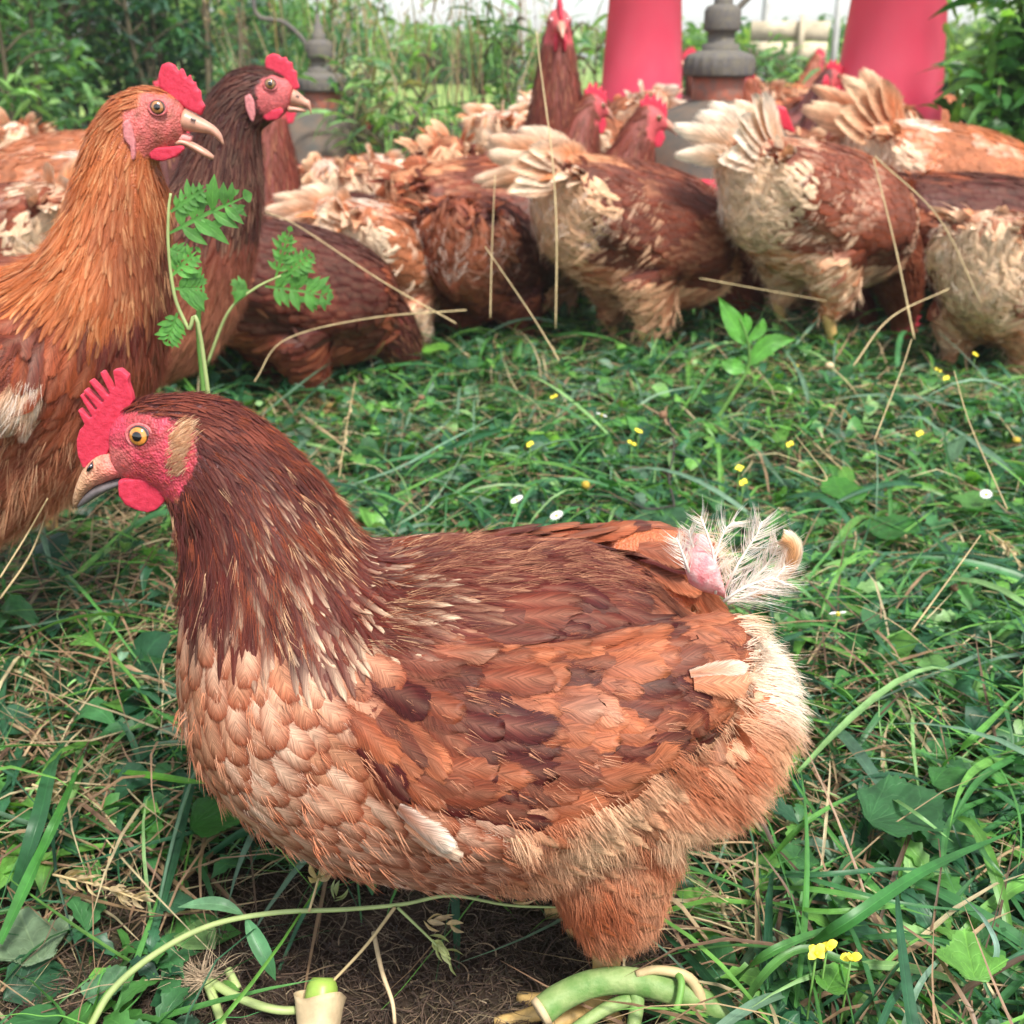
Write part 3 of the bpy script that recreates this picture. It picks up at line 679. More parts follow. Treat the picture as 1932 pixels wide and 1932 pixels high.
    (a, b, c), _ = loft_px(up, Y1, 18, 16, corr=False); bk = mesh_np('beak', a, [b, c], M['body'], root, np.array([lerp(S(206, 160, 122), S(208, 104, 100), np.clip((proj(v)[0] - 150) / 70, 0, 1)) * (1 - .35 * (proj(v)[1] > 925)) for v in a]))
    lo = [(240, 893, 246, 908, .0068), (205, 905, 212, 922, .006), (180, 915, 187, 935, .0048), (160, 930, 165, 949, .0030), (146, 950, 148, 958, .0012)]
    (a, b, c), _ = loft_px(lo, Y1, 14, 14, corr=False); mesh_np('lower_mandible', a, [b, c], M['beakdark'], bk)
    nl = [(172, 872, 178, 884, .0085), (180, 862, 187, 876, .0088)]
    (a, b, c), _ = loft_px(nl, Y1, 5, 8, corr=False); mesh_np('nostril', a, [b, c], M['pupil'], bk)
    for sg in (-1, 1):
        c = np.array(at_y(267, 822, Y1 - 0.0135)); c[1] = Y1 + sg * 0.0125
        eye_parts(root, c, (-0.12, sg, 0.18), 0.0060)
    # ear coverts (tan tuft) and ear lobe
    tuft = Z([(560, 540), (578, 430), (610, 355), (670, 345), (690, 440), (640, 500), (620, 600), (575, 610)])
    lobe = Z([(640, 500), (695, 450), (712, 520), (692, 585), (650, 625), (640, 690), (600, 665), (592, 600), (625, 545)])
    V, Q = slab_px(lobe, Y1 - 0.0185, 0.004, 0.0009, 5); mesh_np('ear_lobe', V, Q, mat_plain('ear_lobe_skin', (0.68, 0.16, 0.2), 0.5, 0.4, 500, 0.5, 0.7, 0.001, sss=0.2), root)
    V, Q = slab_px(lobe, Y1 + 0.0185, 0.004, 0.0009, 5); mesh_np('ear_lobe', V, Q, M['comb'], root)
    def tf(p, n, rng):
        q = side(p); x, y = proj(np.array(q)); 
        if pip(tuft, x, y): return np.array([0.9, 0, 0.55]), 0.0055, 0.3, 0.0, lerp(S(196, 140, 98), S(236, 204, 168), rng.random())
        if pip(face, x, y) and x > 225 and rng.random() < 0.06: return np.array([1, 0, -0.4]), 0.0022, 0.25, 0, S(150, 60, 50)
        return None
    hs = Surf(sf.V, sf.Q[np.array([i for i, q in enumerate(sf.Q) if px_[q[0]] < 420 and py_[q[0]] < 980])], [C])
    pa, cc = fur_on(hs, 26000, rng, tf, 5, .5); strands('ear_tuft', pa, cc, 0.00015, root)
    # --- tail stub: bare pink skin, tattered white feathers
    (a, b, c), _ = loft_px([(1282, 1040, 1300, 1100, .009), (1305, 1018, 1325, 1112, .013), (1330, 1010, 1362, 1122, .013), (1350, 1050, 1372, 1136, .009)], Y1 - 0.01, 12, 16, corr=False)
    V, Q = remesh([(a, b, c)], 0.0016, 3); mesh_np('tail_stub', V, Q, mat_plain('tail_skin', (0.76, 0.20, 0.22), 0.55, 0.4, 200, 0.35, 0.9, 0.002, col2=(0.74, 0.46, 0.44), sss=0.2), root)
    out, shafts = [], []
    spec = [([(1350, 1120), (1350, 1060), (1335, 1010), (1322, 975)], .016, 100, None, -.02), ([(1345, 1090), (1352, 1040), (1368, 1000), (1385, 985)], .018, 120, None, -.012), ([(1365, 1120), (1400, 1050), (1425, 1015), (1437, 985)], .020, 170, None, -.015), ([(1370, 1130), (1420, 1095), (1455, 1055), (1470, 1022)], .022, 220, None, 0.0),
            ([(1372, 1140), (1420, 1120), (1455, 1100), (1482, 1068)], .020, 220, None, -.01), ([(1365, 1135), (1400, 1110), (1440, 1095), (1462, 1090)], .018, 160, None, -.02), ([(1300, 1080), (1290, 1050), (1282, 1030), (1276, 1015)], .012, 140, None, -.02), ([(1318, 1080), (1312, 1045), (1304, 1020), (1300, 1000)], .012, 140, None, -.015)]
    for pts, bl, nb, sd, dy in spec:
        path = np.array([list(at_y(x, y, Y1 + dy)) for x, y in pts]); o_, sh = plume_paths(None, path, bl * 0.72, int(nb * .8), rng, 0.55, sd); out += o_; shafts.append(sh)
    n_sh = len(shafts); tl = empty('tail', tuple(np.array(root.location) + [0.09, 0, 0.22])); tl.parent = root; tl.location = Vector(tuple(at_y(1330, 1090, Y1))) - root.location
    strands('barbs', out, np.array([lerp(S(240, 236, 230), S(226, 206, 184), rng.random()) for _ in out]), 0.00014, tl)['kind'] = 'stuff'
    for sh in shafts:
        a, b, c = tube(sh, np.linspace(0.0008, 0.0003, len(sh)), 6); mesh_np('shaft', a, [b, c], mat_quill, tl)
    # the one whole tail feather, its round end cupped
    Pq = [at_y(1400, 1120, Y1 + .01), at_y(1448, 1092, Y1 + .006), at_y(1478, 1062, Y1), at_y(1482, 1030, Y1 - .004), at_y(1462, 1018, Y1 - .006)]
    ctr = spline([list(p) for p in Pq], 12); V, Cc, U = [], [], []
    for i, p in enumerate(ctr):
        tt = np.gradient(ctr, axis=0)[i]; tt /= np.linalg.norm(tt); sd_ = np.cross(tt, [0, 1, 0]); s = i / 11
        wd = 0.0062 * math.sqrt(max(0.02, 1 - (2 * s - 1.15) ** 2 * 0.8))
        for c_ in np.linspace(-1, 1, 7):
            V.append(p - sd_ * (c_ * wd + 0.003) + np.array([0, -0.004 * (1 - c_ * c_), 0])); Cc.append(lerp(S(222, 168, 120), S(246, 232, 214), abs(c_) ** 2)); U.append((c_, s, 0.3))
    mesh_np('tail_feather', V, grid_faces(12, 7), M['feather'], tl, np.array(Cc), np.array(U))
    # --- legs
    for yo, fx in ((-0.038, 0.0), (0.045, 0.03)):
        h = np.array(at_y(1145, 1800, Y1 - 0.038)); h[1] = Y1 + yo; h[0] += fx; an = h.copy(); an[0] -= 0.008; an[2] = 0.012; leg_parts(root, h, an, 0.0, (-1, 0, 0), 0.95)
    return root
M['lid'] = mat_plain('eyelid_skin', S(196, 104, 104), 0.55, 0.3, 400, 0.3, 0.6, 0.001, sss=0.2)
mat_quill = mat_plain('quill', (0.8, 0.74, 0.64), 0.4)
# ------------------------------------------------------------------ the two alert hens on the left, shaped from their side view
DARK, MAH, RUST, ORANGE, BUFF, CREAM, WHITE = S(78, 34, 34), S(116, 52, 44), S(158, 82, 54), S(200, 120, 74), S(218, 162, 122), S(236, 208, 180), S(246, 232, 216)
def outline_hen(label, Y0, st, sgn, regionf, colf, head, voxel, seed, rads, fur=None, wingpts=None, group=None):
    """sgn: +1 faces right. head: dict of outlines for comb, beaks, wattle, eye"""
    rng = np.random.default_rng(seed); mid = at_y(st[len(st) // 2][0], st[len(st) // 2][1], Y0)
    root = empty('hen', (mid.x, Y0, ground_z(mid.x, Y0)), 0, label, 'hen', group)
    body, C = loft_px(st, Y0, 50, 26); parts = [body]
    if wingpts:
        a0, a1, hh = wingpts; a0, a1 = at_y(*a0, Y0), at_y(*a1, Y0)
        for sg in (-1, 1):
            CC, U, Lt, rh, rw = [], [], [], [], []
            for s in np.linspace(0, 1, 18):
                e = math.sqrt(max(0, 1 - (2 * s - 1) ** 2)); c = np.array(a0.lerp(a1, s)); c[1] = Y0 + sg * 0.072
                CC.append(c); U.append((0, 0, 1.0)); Lt.append((0, 1, 0)); rh.append(0.004 + hh * e); rw.append(0.004 + 0.038 * e)
            parts.append(ring_loft(np.array(CC), np.array(U), np.array(Lt, float), np.array(rh), np.array(rw), 20))
    V, Q = remesh(parts, voxel, 5); sf = Surf(V, Q, [C])
    def mir(P): P = np.array(P, float); P[..., 1] = np.where(P[..., 1] > Y0, 2 * Y0 - P[..., 1], P[..., 1]); return P
    px, py = proj(mir(V)); col = np.array([colf('base', regionf(a, b), a, b, rng)[0] for a, b in zip(px, py)])
    mesh_np('body', V, Q, M['body'], root, col)
    P, Nn = sf.sample(26000, rng); px, py = proj(mir(P)); reg = [regionf(a, b) for a, b in zip(px, py)]
    rad = [rads.get(r, (-1,))[0] * (1.7 if P[i, 1] > Y0 + 0.01 else 1) * (0.35 + 0.65 * min(1, max(0, (py[i] - head['y0']) / head['dy'])) if r == 'hackle' else 1) for i, r in enumerate(reg)]
    bags = {}; big = []
    for i in thin(P, rad):
        r = reg[i]; x, y = px[i], py[i]; f = np.clip((y - head['y0']) / head['dy'], 0, 1) if r == 'hackle' else 1
        _, L, W, shape, lift = rads[r]; L, W = L * (0.3 + 0.7 * f) * (0.85 + 0.3 * rng.random()), W * (0.35 + 0.65 * f)
        cb, ct, ce = colf('f', r, x, y, rng); t = sf.tangent(P[i]) + np.array([0, 0, -0.3 if shape == 'broad' else -0.15])
        g = feather(sf, P[i], Nn[i], t, L, W, shape, lift, 0.0004 + 0.0008 * rng.random(), cb, ct, ce, rng, 5, 5 if r != 'hackle' else 3, False, 0.07, 0.08, 0.12)
        nm = {'hackle': 'neck_hackle', 'wing': 'wing', 'breast': 'breast_feathers'}[r]
        if r == 'wing' and P[i, 1] < Y0 and len(big) < 110: big.append(g); bags.setdefault(nm, Bag())
        else: bags.setdefault(nm, Bag()).add(g[0], g[1], None, g[2], g[3])
    for k, b in bags.items():
        if not b.n: continue
        o = b.build(k, M['feather'], root); o['kind'] = 'stuff'
        if k == 'wing':
            for g in big: mesh_np('feather', g[0], g[1], M['feather'], o, g[2], g[3])
            for g_ in head.get('white', ()):
                p = at_y(g_[0], g_[1], Y0 - 0.09); loc, nn = sf.near(p); g = feather(sf, loc, nn, g_[2], g_[3], g_[4], 'broad', 0.012, 0.004, WHITE, CREAM, BUFF, rng, 7, 5, False, 0.1, 0.15, 0.1)
                mesh_np('feather', g[0], g[1], M['feather'], o, g[2], g[3])
    def fb(p, n, rng):
        x, y = proj(mir(p)); r = regionf(x, y)
        if r == 'face' or p[1] > Y0 + .02 or x < -30: return None
        cb, ct, ce = colf('f', r, x, y, rng); f = np.clip((y - head['y0']) / head['dy'], 0.1, 1)
        return sf.tangent(p) + np.array([0, 0, -.2]) + rng.normal(0, .09, 3), .005 + .012 * f, .12, .02, ct if rng.random() < .35 else cb
    pa, cc = fur_on(sf, 90000, rng, fb, 4, .35, 5, .0016); strands('fine_barbs', pa, cc, 0.00014, root)['kind'] = 'stuff'
    if fur:
        def ff(p, n, rng):
            x, y = proj(mir(p)); return fur(x, y, sf.tangent(p), rng)
        pa, cc = fur_on(sf, 30000, rng, ff)
        if len(pa): strands('down_feathers', pa, cc, 0.00022, root)['kind'] = 'stuff'
    sc = head['s']
    V, Q = slab_px(head['comb'], Y0, 0.0055 * sc, 0.0010, 4); mesh_np('comb', V, Q, M['comb'], root)
    for dy in (-0.010, 0.010):
        V, Q = slab_px(head['wattle'], Y0 + dy, 0.004, 0.0011, 4); mesh_np('wattle', V, Q, M['comb'], root)
    (a, b, c), _ = loft_px(head['beak'], Y0, 16, 14, corr=False); bk = mesh_np('beak', a, [b, c], M['beak'], root)
    (a, b, c), _ = loft_px(head['lower'], Y0, 14, 12, corr=False); mesh_np('lower_mandible', a, [b, c], M['beak'], bk)
    (a, b, c), _ = loft_px(head['nostril'], Y0, 4, 6, corr=False); mesh_np('nostril', a, [b, c], M['beakdark'], bk)
    if 'mouth' in head:
        (a, b, c), _ = loft_px(head['mouth'], Y0, 10, 10, corr=False); mesh_np('mouth_lining', a, [b, c], M['skin'], bk)
    for sg in (-1, 1):
        c = np.array(at_y(*head['eye'], Y0 - 0.013)); c[1] = Y0 + sg * head['ey']
        eye_parts(root, c, (0.15 * sgn, sg, 0.12), 0.0054 * sc, iris_col=head.get('iris', (0.38, 0.17, 0.06)))
    V, Q = slab_px(head['lobe'], Y0 - 0.0205, 0.004, 0.001, 4); mesh_np('ear_lobe', V, Q, M['lobe'], root)
    V, Q = slab_px(head['lobe'], Y0 + 0.0205, 0.004, 0.001, 4); mesh_np('ear_lobe', V, Q, M['lobe'], root)
    fx = head.get('feet', mid.x); gz = ground_z(fx, Y0); rc = sf.bvh.ray_cast(Vector((fx, Y0, -1)), Vector((0, 0, 1)))
    if rc[0] is not None: head['hip'] = max(0.05, rc[0].z - gz + 0.012)
    for yo in (-0.04, 0.04):
        h = np.array([fx, Y0 + yo, gz + head['hip']]); k_ = h + [0.01 * sgn * -1, 0, -head['hip'] * 0.42]
        a, b, c = tube(spline([h + [0, 0, 0.03], h, k_], 8), np.linspace(0.036, 0.012, 8), 14); mesh_np('thigh', a, [b, c], M['thigh'], root)
        leg_parts(root, k_, np.array([k_[0] + 0.012 * sgn, k_[1], gz + 0.012]), gz, (sgn, 0, 0), 1.15)
    return root
M['lobe'] = mat_plain('ear_lobe_pale', (0.56, 0.20, 0.20), 0.5, 0.4, 400, 0.4, 0.6, 0.001, sss=0.2)
M['thigh'] = mat_plain('thigh_plumage', S(176, 96, 60), 0.8, 0.1, 160, 0.35, 0.9, 0.003)

def left_hen():
    st = [(352, 200, 350, 258, .007), (335, 182, 334, 283, .011), (305, 166, 305, 300, .0155), (268, 162, 290, 310, .018), (232, 173, 292, 322, .0195), (205, 192, 300, 340, .021), (176, 235, 310, 365, .025), (152, 300, 314, 405, .030),
          (136, 365, 316, 450, .036), (114, 430, 315, 505, .045), (72, 482, 314, 575, .058), (0, 512, 304, 680, .070), (-100, 520, 268, 780, .079), (-190, 525, 205, 880, .084), (-280, 535, 110, 960, .084), (-370, 550, 20, 1010, .082),
          (-460, 570, -90, 1030, .078), (-550, 610, -220, 1015, .066), (-620, 660, -370, 960, .045), (-650, 700, -520, 860, .02)]
    face = [(262, 175), (310, 178), (360, 200), (380, 240), (345, 300), (300, 305), (262, 290), (232, 262), (232, 205), (262, 205)]
    wing = [(-700, 560), (20, 555), (120, 590), (180, 650), (165, 720), (80, 770), (-700, 860)]
    hack = [(180, 150), (330, 170), (345, 300), (320, 430), (318, 520), (290, 560), (200, 620), (100, 590), (0, 560), (-200, 560), (-200, 400), (120, 400), (150, 200)]
    def reg(x, y):
        if pip(face, x, y): return 'face'
        if pip(wing, x, y): return 'wing'
        if pip(hack, x, y): return 'hackle'
        return 'breast'
    def colf(m, r, x, y, rng):
        n1 = noise2(x, y, 60, 5)
        if m == 'base': return ({'face': lerp(S(196, 96, 92), S(152, 80, 66), np.clip(.5 + 1.3 * noise2(x, y, 18, 6), 0, 1)), 'wing': S(130, 62, 44), 'hackle': S(170, 92, 52), 'breast': S(112, 54, 42)}[r],)
        if r == 'hackle':
            front = np.clip((x - 150 - (y - 300) * 0.12) / 140, 0, 1); cb = lerp(S(196, 112, 58), S(100, 44, 36), front * np.clip((y - 330) / 130, 0.25, 1)); cb = lerp(cb, RUST, 0.2 + 0.3 * n1)
            return cb, lerp(cb, S(240, 190, 140), 0.65 if rng.random() < 0.5 else 0.1), cb * 0.75
        if r == 'wing':
            if x < 85 and y > 690 + (85 - x) * .45: return S(226, 190, 160), WHITE, S(214, 160, 124)
            cb = lerp(S(104, 48, 38), S(160, 86, 58), np.clip(0.5 + n1 + 0.2 * rng.normal(), 0, 1)); return cb, cb * 1.12, lerp(cb, ORANGE, 0.25)
        lo = np.clip((y - 700) / 250, 0, 1); cb = lerp(S(112, 50, 42), S(182, 112, 84), lo); cb = lerp(cb, ORANGE, 0.15 + 0.3 * n1); return cb, cb * 1.1, cb * 0.85
    def fur(x, y, t, rng):
        if y < 800 or x > 190: return None
        if rng.random() < 0.3: return None
        return np.array([-0.3, 0, -1]), 0.02 * (0.6 + 0.6 * rng.random()), 0.2, 0.1, lerp(S(200, 130, 92), S(226, 180, 144), rng.random())
    head = dict(y0=160, dy=260, s=1.0, eye=(298, 203), ey=0.0125, hip=0.20, feet=float(at_y(-190, 900, 0.76).x),
        comb=[(302, 165), (300, 140), (306, 122), (318, 117), (330, 122), (338, 138), (344, 126), (350, 140), (353, 152), (359, 139), (364, 160), (369, 152), (372, 172), (379, 168), (381, 190), (388, 200), (380, 218), (352, 205), (330, 190), (315, 178)],
        wattle=[(278, 280), (300, 278), (345, 274), (350, 280), (335, 296), (305, 305), (285, 300)],
        beak=[(350, 204, 342, 248, .0075), (372, 217, 352, 248, .0065), (390, 228, 372, 250, .005), (406, 239, 396, 253, .0035), (418, 254, 410, 262, .0025), (423, 272, 420, 273, .0006)],
        lower=[(335, 258, 334, 278, .0065), (352, 262, 348, 275, .0055), (372, 272, 366, 285, .004), (392, 284, 386, 296, .0035), (404, 294, 402, 302, .001)],
        mouth=[(330, 248, 330, 272, .0065), (350, 250, 346, 270, .005), (364, 256, 360, 272, .003)], nostril=[(366, 220, 364, 226, .0074), (374, 224, 373, 229, .0070)],
        lobe=[(232, 232), (243, 222), (250, 240), (256, 268), (256, 300), (248, 304), (246, 276), (234, 262)],
        white=[])
    rads = {'hackle': (0.0050, 0.028, 0.0036, 'hackle', 0.06), 'wing': (0.010, 0.036, 0.010, 'broad', 0.06), 'breast': (0.0088, 0.026, 0.0072, 'hackle', 0.06)}
    return outline_hen('chestnut hen standing tall at the left edge with its beak open, ginger neck', 0.76, st, 1, reg, colf, head, 0.0034, 21, rads, fur, ((165, 665), (-420, 700), 0.045))
def dark_hen():
    st = [(556, 158, 548, 203, .007), (543, 146, 536, 220, .010), (520, 132, 518, 230, .0145), (490, 124, 498, 238, .017), (455, 128, 488, 248, .019), (425, 144, 488, 270, .022), (398, 175, 490, 305, .026), (374, 225, 492, 350, .031),
          (352, 285, 488, 410, .037), (326, 350, 478, 475, .046), (290, 410, 460, 545, .056), (230, 455, 436, 615, .066), (150, 475, 390, 680, .074), (60, 485, 320, 715, .078), (-20, 495, 240, 735, .078), (-90, 510, 150, 735, .072), (-150, 540, 60, 720, .055), (-190, 580, -20, 690, .03)]
    face = [(492, 150), (515, 140), (545, 150), (570, 180), (545, 225), (515, 232), (498, 226), (488, 200), (484, 165)]
    def reg(x, y):
        if pip(face, x, y): return 'face'
        return 'hackle' if y < 440 else 'breast'
    def colf(m, r, x, y, rng):
        if m == 'base': return ({'face': S(190, 90, 90), 'hackle': S(74, 34, 32), 'breast': S(140, 76, 56)}[r],)
        if r == 'hackle':
            cb = lerp(S(60, 26, 26), S(104, 50, 42), rng.random()); lt = np.clip((y - 240) / 100, 0, 1); return cb, lerp(cb, S(204, 160, 134), 0.55 * lt * (rng.random() < 0.6)), cb * 0.7
        f = np.clip((y - 430) / 200, 0, 1); cb = lerp(S(128, 64, 50), S(196, 134, 104), f * 0.5 + 0.5 * rng.random() * f); return cb, cb * 1.15, cb * 0.8
    head = dict(y0=130, dy=220, s=1.05, eye=(510, 159), ey=0.0125, hip=0.14, feet=float(at_y(90, 700, 1.04).x), iris=(0.3, 0.16, 0.06),
        comb=[(504, 138), (500, 118), (503, 106), (515, 100), (527, 104), (532, 110), (540, 106), (544, 118), (552, 116), (553, 132), (560, 134), (561, 152), (566, 165), (556, 172), (545, 158), (528, 140)],
        wattle=[(496, 212), (510, 206), (532, 204), (536, 212), (524, 226), (504, 228), (496, 222)],
        beak=[(555, 166, 548, 200, .007), (567, 177, 560, 200, .0058), (577, 186, 572, 202, .004), (585, 192, 582, 206, .003), (588, 214, 586, 216, .0008)],
        lower=[(546, 198, 544, 212, .006), (558, 200, 556, 212, .005), (570, 204, 568, 212, .0035), (578, 208, 577, 212, .001)],
        nostril=[(561, 177, 560, 182, .0068), (567, 180, 566, 184, .0064)],
        lobe=[(462, 182), (472, 176), (480, 192), (482, 215), (478, 232), (472, 225), (464, 205)])
    rads = {'hackle': (0.0058, 0.030, 0.0042, 'hackle', 0.06), 'breast': (0.0095, 0.028, 0.0075, 'hackle', 0.06)}
    return outline_hen('dark mahogany hen with upright neck, looking right from behind the open-beaked hen', 1.04, st, 1, reg, colf, head, 0.0042, 22, rads)

# ------------------------------------------------------------------ the flock: one parametric hen, every bird with its own pose and colours
def flock_hen(label, px, py, Y, yaw, size=1.0, pitch=0.0, neck='down', pal='brown', tail=(10, 0.115, 'white'), detail=1.0, fluff=0, seed=1, headturn=0.0, zoff=None, legs=True, group='hens of the flock crowding the feeders', tailtilt=0.0, bend=0.0, lift=0.0):
    """px,py: where the middle of the back shows; Y distance; yaw 0 faces right, 90 away, 180 left, 270 towards the camera"""
    rng = np.random.default_rng(seed); bk = at_y(px, py, Y); gz = ground_z(bk.x, Y)
    yaw = math.radians(yaw); pitch = math.radians(pitch); cw, sw = math.cos(yaw), math.sin(yaw); cp_, sp_ = math.cos(pitch), math.sin(pitch)
    if zoff is None: zoff = 0
    backz = 0.275 * size
    # stand on the ground; taller or lower birds come from the size of the legs
    lifted = max(-0.08, bk.z - gz - backz + lift)
    root = empty('hen', (bk.x, Y, gz), 0, label, 'hen', group)
    def W3(p, body=True):                                          # local (forward, side, up) -> world
        p = np.atleast_2d(np.asarray(p, float)) * size; x, y, z = p[:, 0], p[:, 1], p[:, 2]
        if body:
            z0 = 0.19 * size; x, z = x * cp_ + (z - z0) * sp_, z0 + (z - z0) * cp_ - x * sp_; z = z + lifted
        return np.stack([bk.x + x * cw - y * sw, Y + x * sw + y * cw, gz + z], 1)
    def D3(v):
        v = np.atleast_2d(np.asarray(v, float)); x, y, z = v[:, 0], v[:, 1], v[:, 2]; x, z = x * cp_ + z * sp_, z * cp_ - x * sp_
        return np.stack([x * cw - y * sw, x * sw + y * cw, z], 1)
    bs = spline([(.135, .185, .02, .02), (.125, .185, .05, .045), (.10, .187, .072, .064), (.055, .190, .086, .072), (0, .194, .090, .079), (-.055, .198, .086, .079), (-.105, .204, .075, .070), (-.145, .212, .062, .060), (-.172, .232, .040, .040), (-.188, .25, .015, .018)], 22)
    C = W3([(a, 0, b) for a, b, _, _ in bs]); U = D3([(0.12, 0, 1)] * len(bs)); Lt = D3([(0, 1, 0)] * len(bs)); parts = [ring_loft(C, U, Lt, bs[:, 2] * size, bs[:, 3] * size, 18)]
    ht = math.radians(headturn)
    if neck == 'up': nk = [(.075, .21), (.105, .27), (.115, .33), (.118, .385), (.128, .41)]; hd, hdir = np.array([.132, 0, .415]), np.array([math.cos(ht), math.sin(ht), -0.12])
    elif neck == 'mid': nk = [(.075, .20), (.12, .245), (.145, .29), (.155, .325), (.165, .345)]; hd, hdir = np.array([.172, 0, .350]), np.array([math.cos(ht), math.sin(ht), -0.15])
    elif neck == 'low': nk = [(.075, .19), (.13, .20), (.17, .205), (.20, .205), (.215, .20)]; hd, hdir = np.array([.222, 0, .198]), np.array([math.cos(ht), math.sin(ht), -0.35])
    else: nk = [(.075, .18), (.13, .165), (.175, .13), (.20, .095), (.21, .075)]; hd, hdir = np.array([.214, 0, .065]), np.array([0.5 * math.cos(ht), 0.5 * math.sin(ht), -0.85])
    npth = spline([(a, bend * i / 4, b) for i, (a, b) in enumerate(nk)], 14); NW = W3(npth); rr = np.interp(np.linspace(0, 1, 14), [0, .3, .6, .85, 1], [.070, .050, .034, .025, .021]) * size
    Tn = np.gradient(NW, axis=0); Tn /= np.linalg.norm(Tn, axis=1)[:, None]; Sd = D3([(0, 1, 0)])[0]; Un = np.cross(Tn, Sd); Un /= np.linalg.norm(Un, axis=1)[:, None]
    parts.append(ring_loft(NW, Un, np.tile(Sd, (14, 1)), rr, rr * 0.9, 16))
    hdir /= np.linalg.norm(hdir); hx = D3(hdir)[0]; hs = np.cross([0, 0, 1.0], hx); hs /= np.linalg.norm(hs) + 1e-9; hu = np.cross(hx, hs); H0 = W3(hd)[0]
    def HW(p): p = np.atleast_2d(np.asarray(p, float)) * size; return H0 + p[:, :1] * hx + p[:, 1:2] * hs + p[:, 2:3] * hu
    hp = spline([(-.022, .0, .015, .014), (-.008, .002, .021, .0185), (.008, .001, .019, .0165), (.022, -.003, .0135, .012), (.031, -.006, .007, .007)], 9)
    HC = HW([(a, 0, b) for a, b, _, _ in hp]); parts.append(ring_loft(HC, np.tile(hu, (9, 1)), np.tile(hs, (9, 1)), hp[:, 2] * size, hp[:, 3] * size, 14))
    for sg in (-1, 1):                                             # thighs and folded wings
        tp = W3(spline([(-.03, sg * .045, .15), (-.015, sg * .047, .12), (.0, sg * .047, .092), (-.012, sg * .047, .070)], 8)); a, b, c = tube(tp, np.linspace(.046, .013, 8) * size, 12); parts.append((a, b, c))
        wp = spline([(.085, .205), (.02, .205), (-.06, .212), (-.13, .228), (-.165, .240)], 12); s = np.linspace(0, 1, 12); e = np.sqrt(np.clip(1 - (2 * s * 0.96 - .96) ** 2, 0, 1))
        CW = W3(np.stack([wp[:, 0], sg * (.062 - .018 * s), wp[:, 1]], 1)); parts.append(ring_loft(CW, D3([(0.1, -.25 * sg, 1)] * 12), D3([(0, 1, 0)] * 12), (.008 + .052 * e * (1 - .45 * s)) * size, (.006 + .029 * e) * size, 14))
    V, Q = remesh(parts, 0.0072 if detail >= 0.8 else 0.010, 3)
    axis = np.vstack([HC[::-1], NW[::-1], C[3:]]); sf = Surf(V, Q, [axis]); nH, nN = len(HC), len(NW)
    pal_ = {'brown': (RUST, S(186, 108, 72), BUFF, S(128, 58, 44), S(112, 50, 41), S(240, 196, 158)), 'dark': (DARK, MAH, RUST, S(96, 42, 38), S(92, 40, 36), S(170, 98, 68)),
            'buff': (ORANGE, BUFF, WHITE, S(186, 112, 76), S(190, 118, 82), S(250, 224, 194)), 'orange': (S(182, 100, 62), S(208, 130, 84), CREAM, S(158, 84, 56), S(132, 62, 46), S(246, 214, 180))}[pal]
    c_hi, c_mid, c_lt, c_neck, c_wing, c_fl = pal_
    def local(p):                                                  # world -> local body frame
        x, y, z = p[0] - bk.x, p[1] - Y, p[2] - gz - lifted; f, s = x * cw + y * sw, -x * sw + y * cw; z0 = 0.19 * size; zz = z - z0
        return np.array([f * cp_ - zz * sp_, s, z0 + zz * cp_ + f * sp_]) / size
    def region(p, l):
        if np.linalg.norm(p - H0) < 0.034 * size and np.dot(p - H0, hx) > -0.006 * size: return 'face'
        i = np.argmin(((axis - p) ** 2).sum(1))
        if i < nH + nN - 4: return 'neck'
        if l[0] < -.11 and l[2] < .235: return 'fluff'
        if l[2] < .125: return 'belly'
        if abs(l[1]) > .042 and .148 < l[2] < .275 and -.165 < l[0] < .10: return 'wing'
        if l[2] > .245: return 'saddle'
        return 'belly' if l[2] < .17 else 'side'
    bc = {'face': S(190, 80, 82), 'neck': c_neck * 0.9, 'fluff': c_fl, 'belly': lerp(c_mid, c_lt, .5), 'wing': c_wing * .9, 'saddle': c_mid, 'side': c_mid}
    col = np.array([bc[region(p, local(p))] for p in V]); mesh_np('body', V, Q, M['body'], root, col)
    P, Nn = sf.sample(int(9000 * detail), rng); vis = np.array([np.dot(n, np.array([0, -1, .5])) > -0.35 for n in Nn]); P, Nn = P[vis], Nn[vis]
    loc = [local(p) for p in P]; reg = [region(p, l) for p, l in zip(P, loc)]
    base = {'neck': .0078, 'wing': .0115, 'saddle': .010, 'side': .0105, 'belly': .0105, 'fluff': .0085}; rad = [base.get(r, -1) / math.sqrt(detail) for r in reg]
    bagB, bagW = Bag(), Bag()
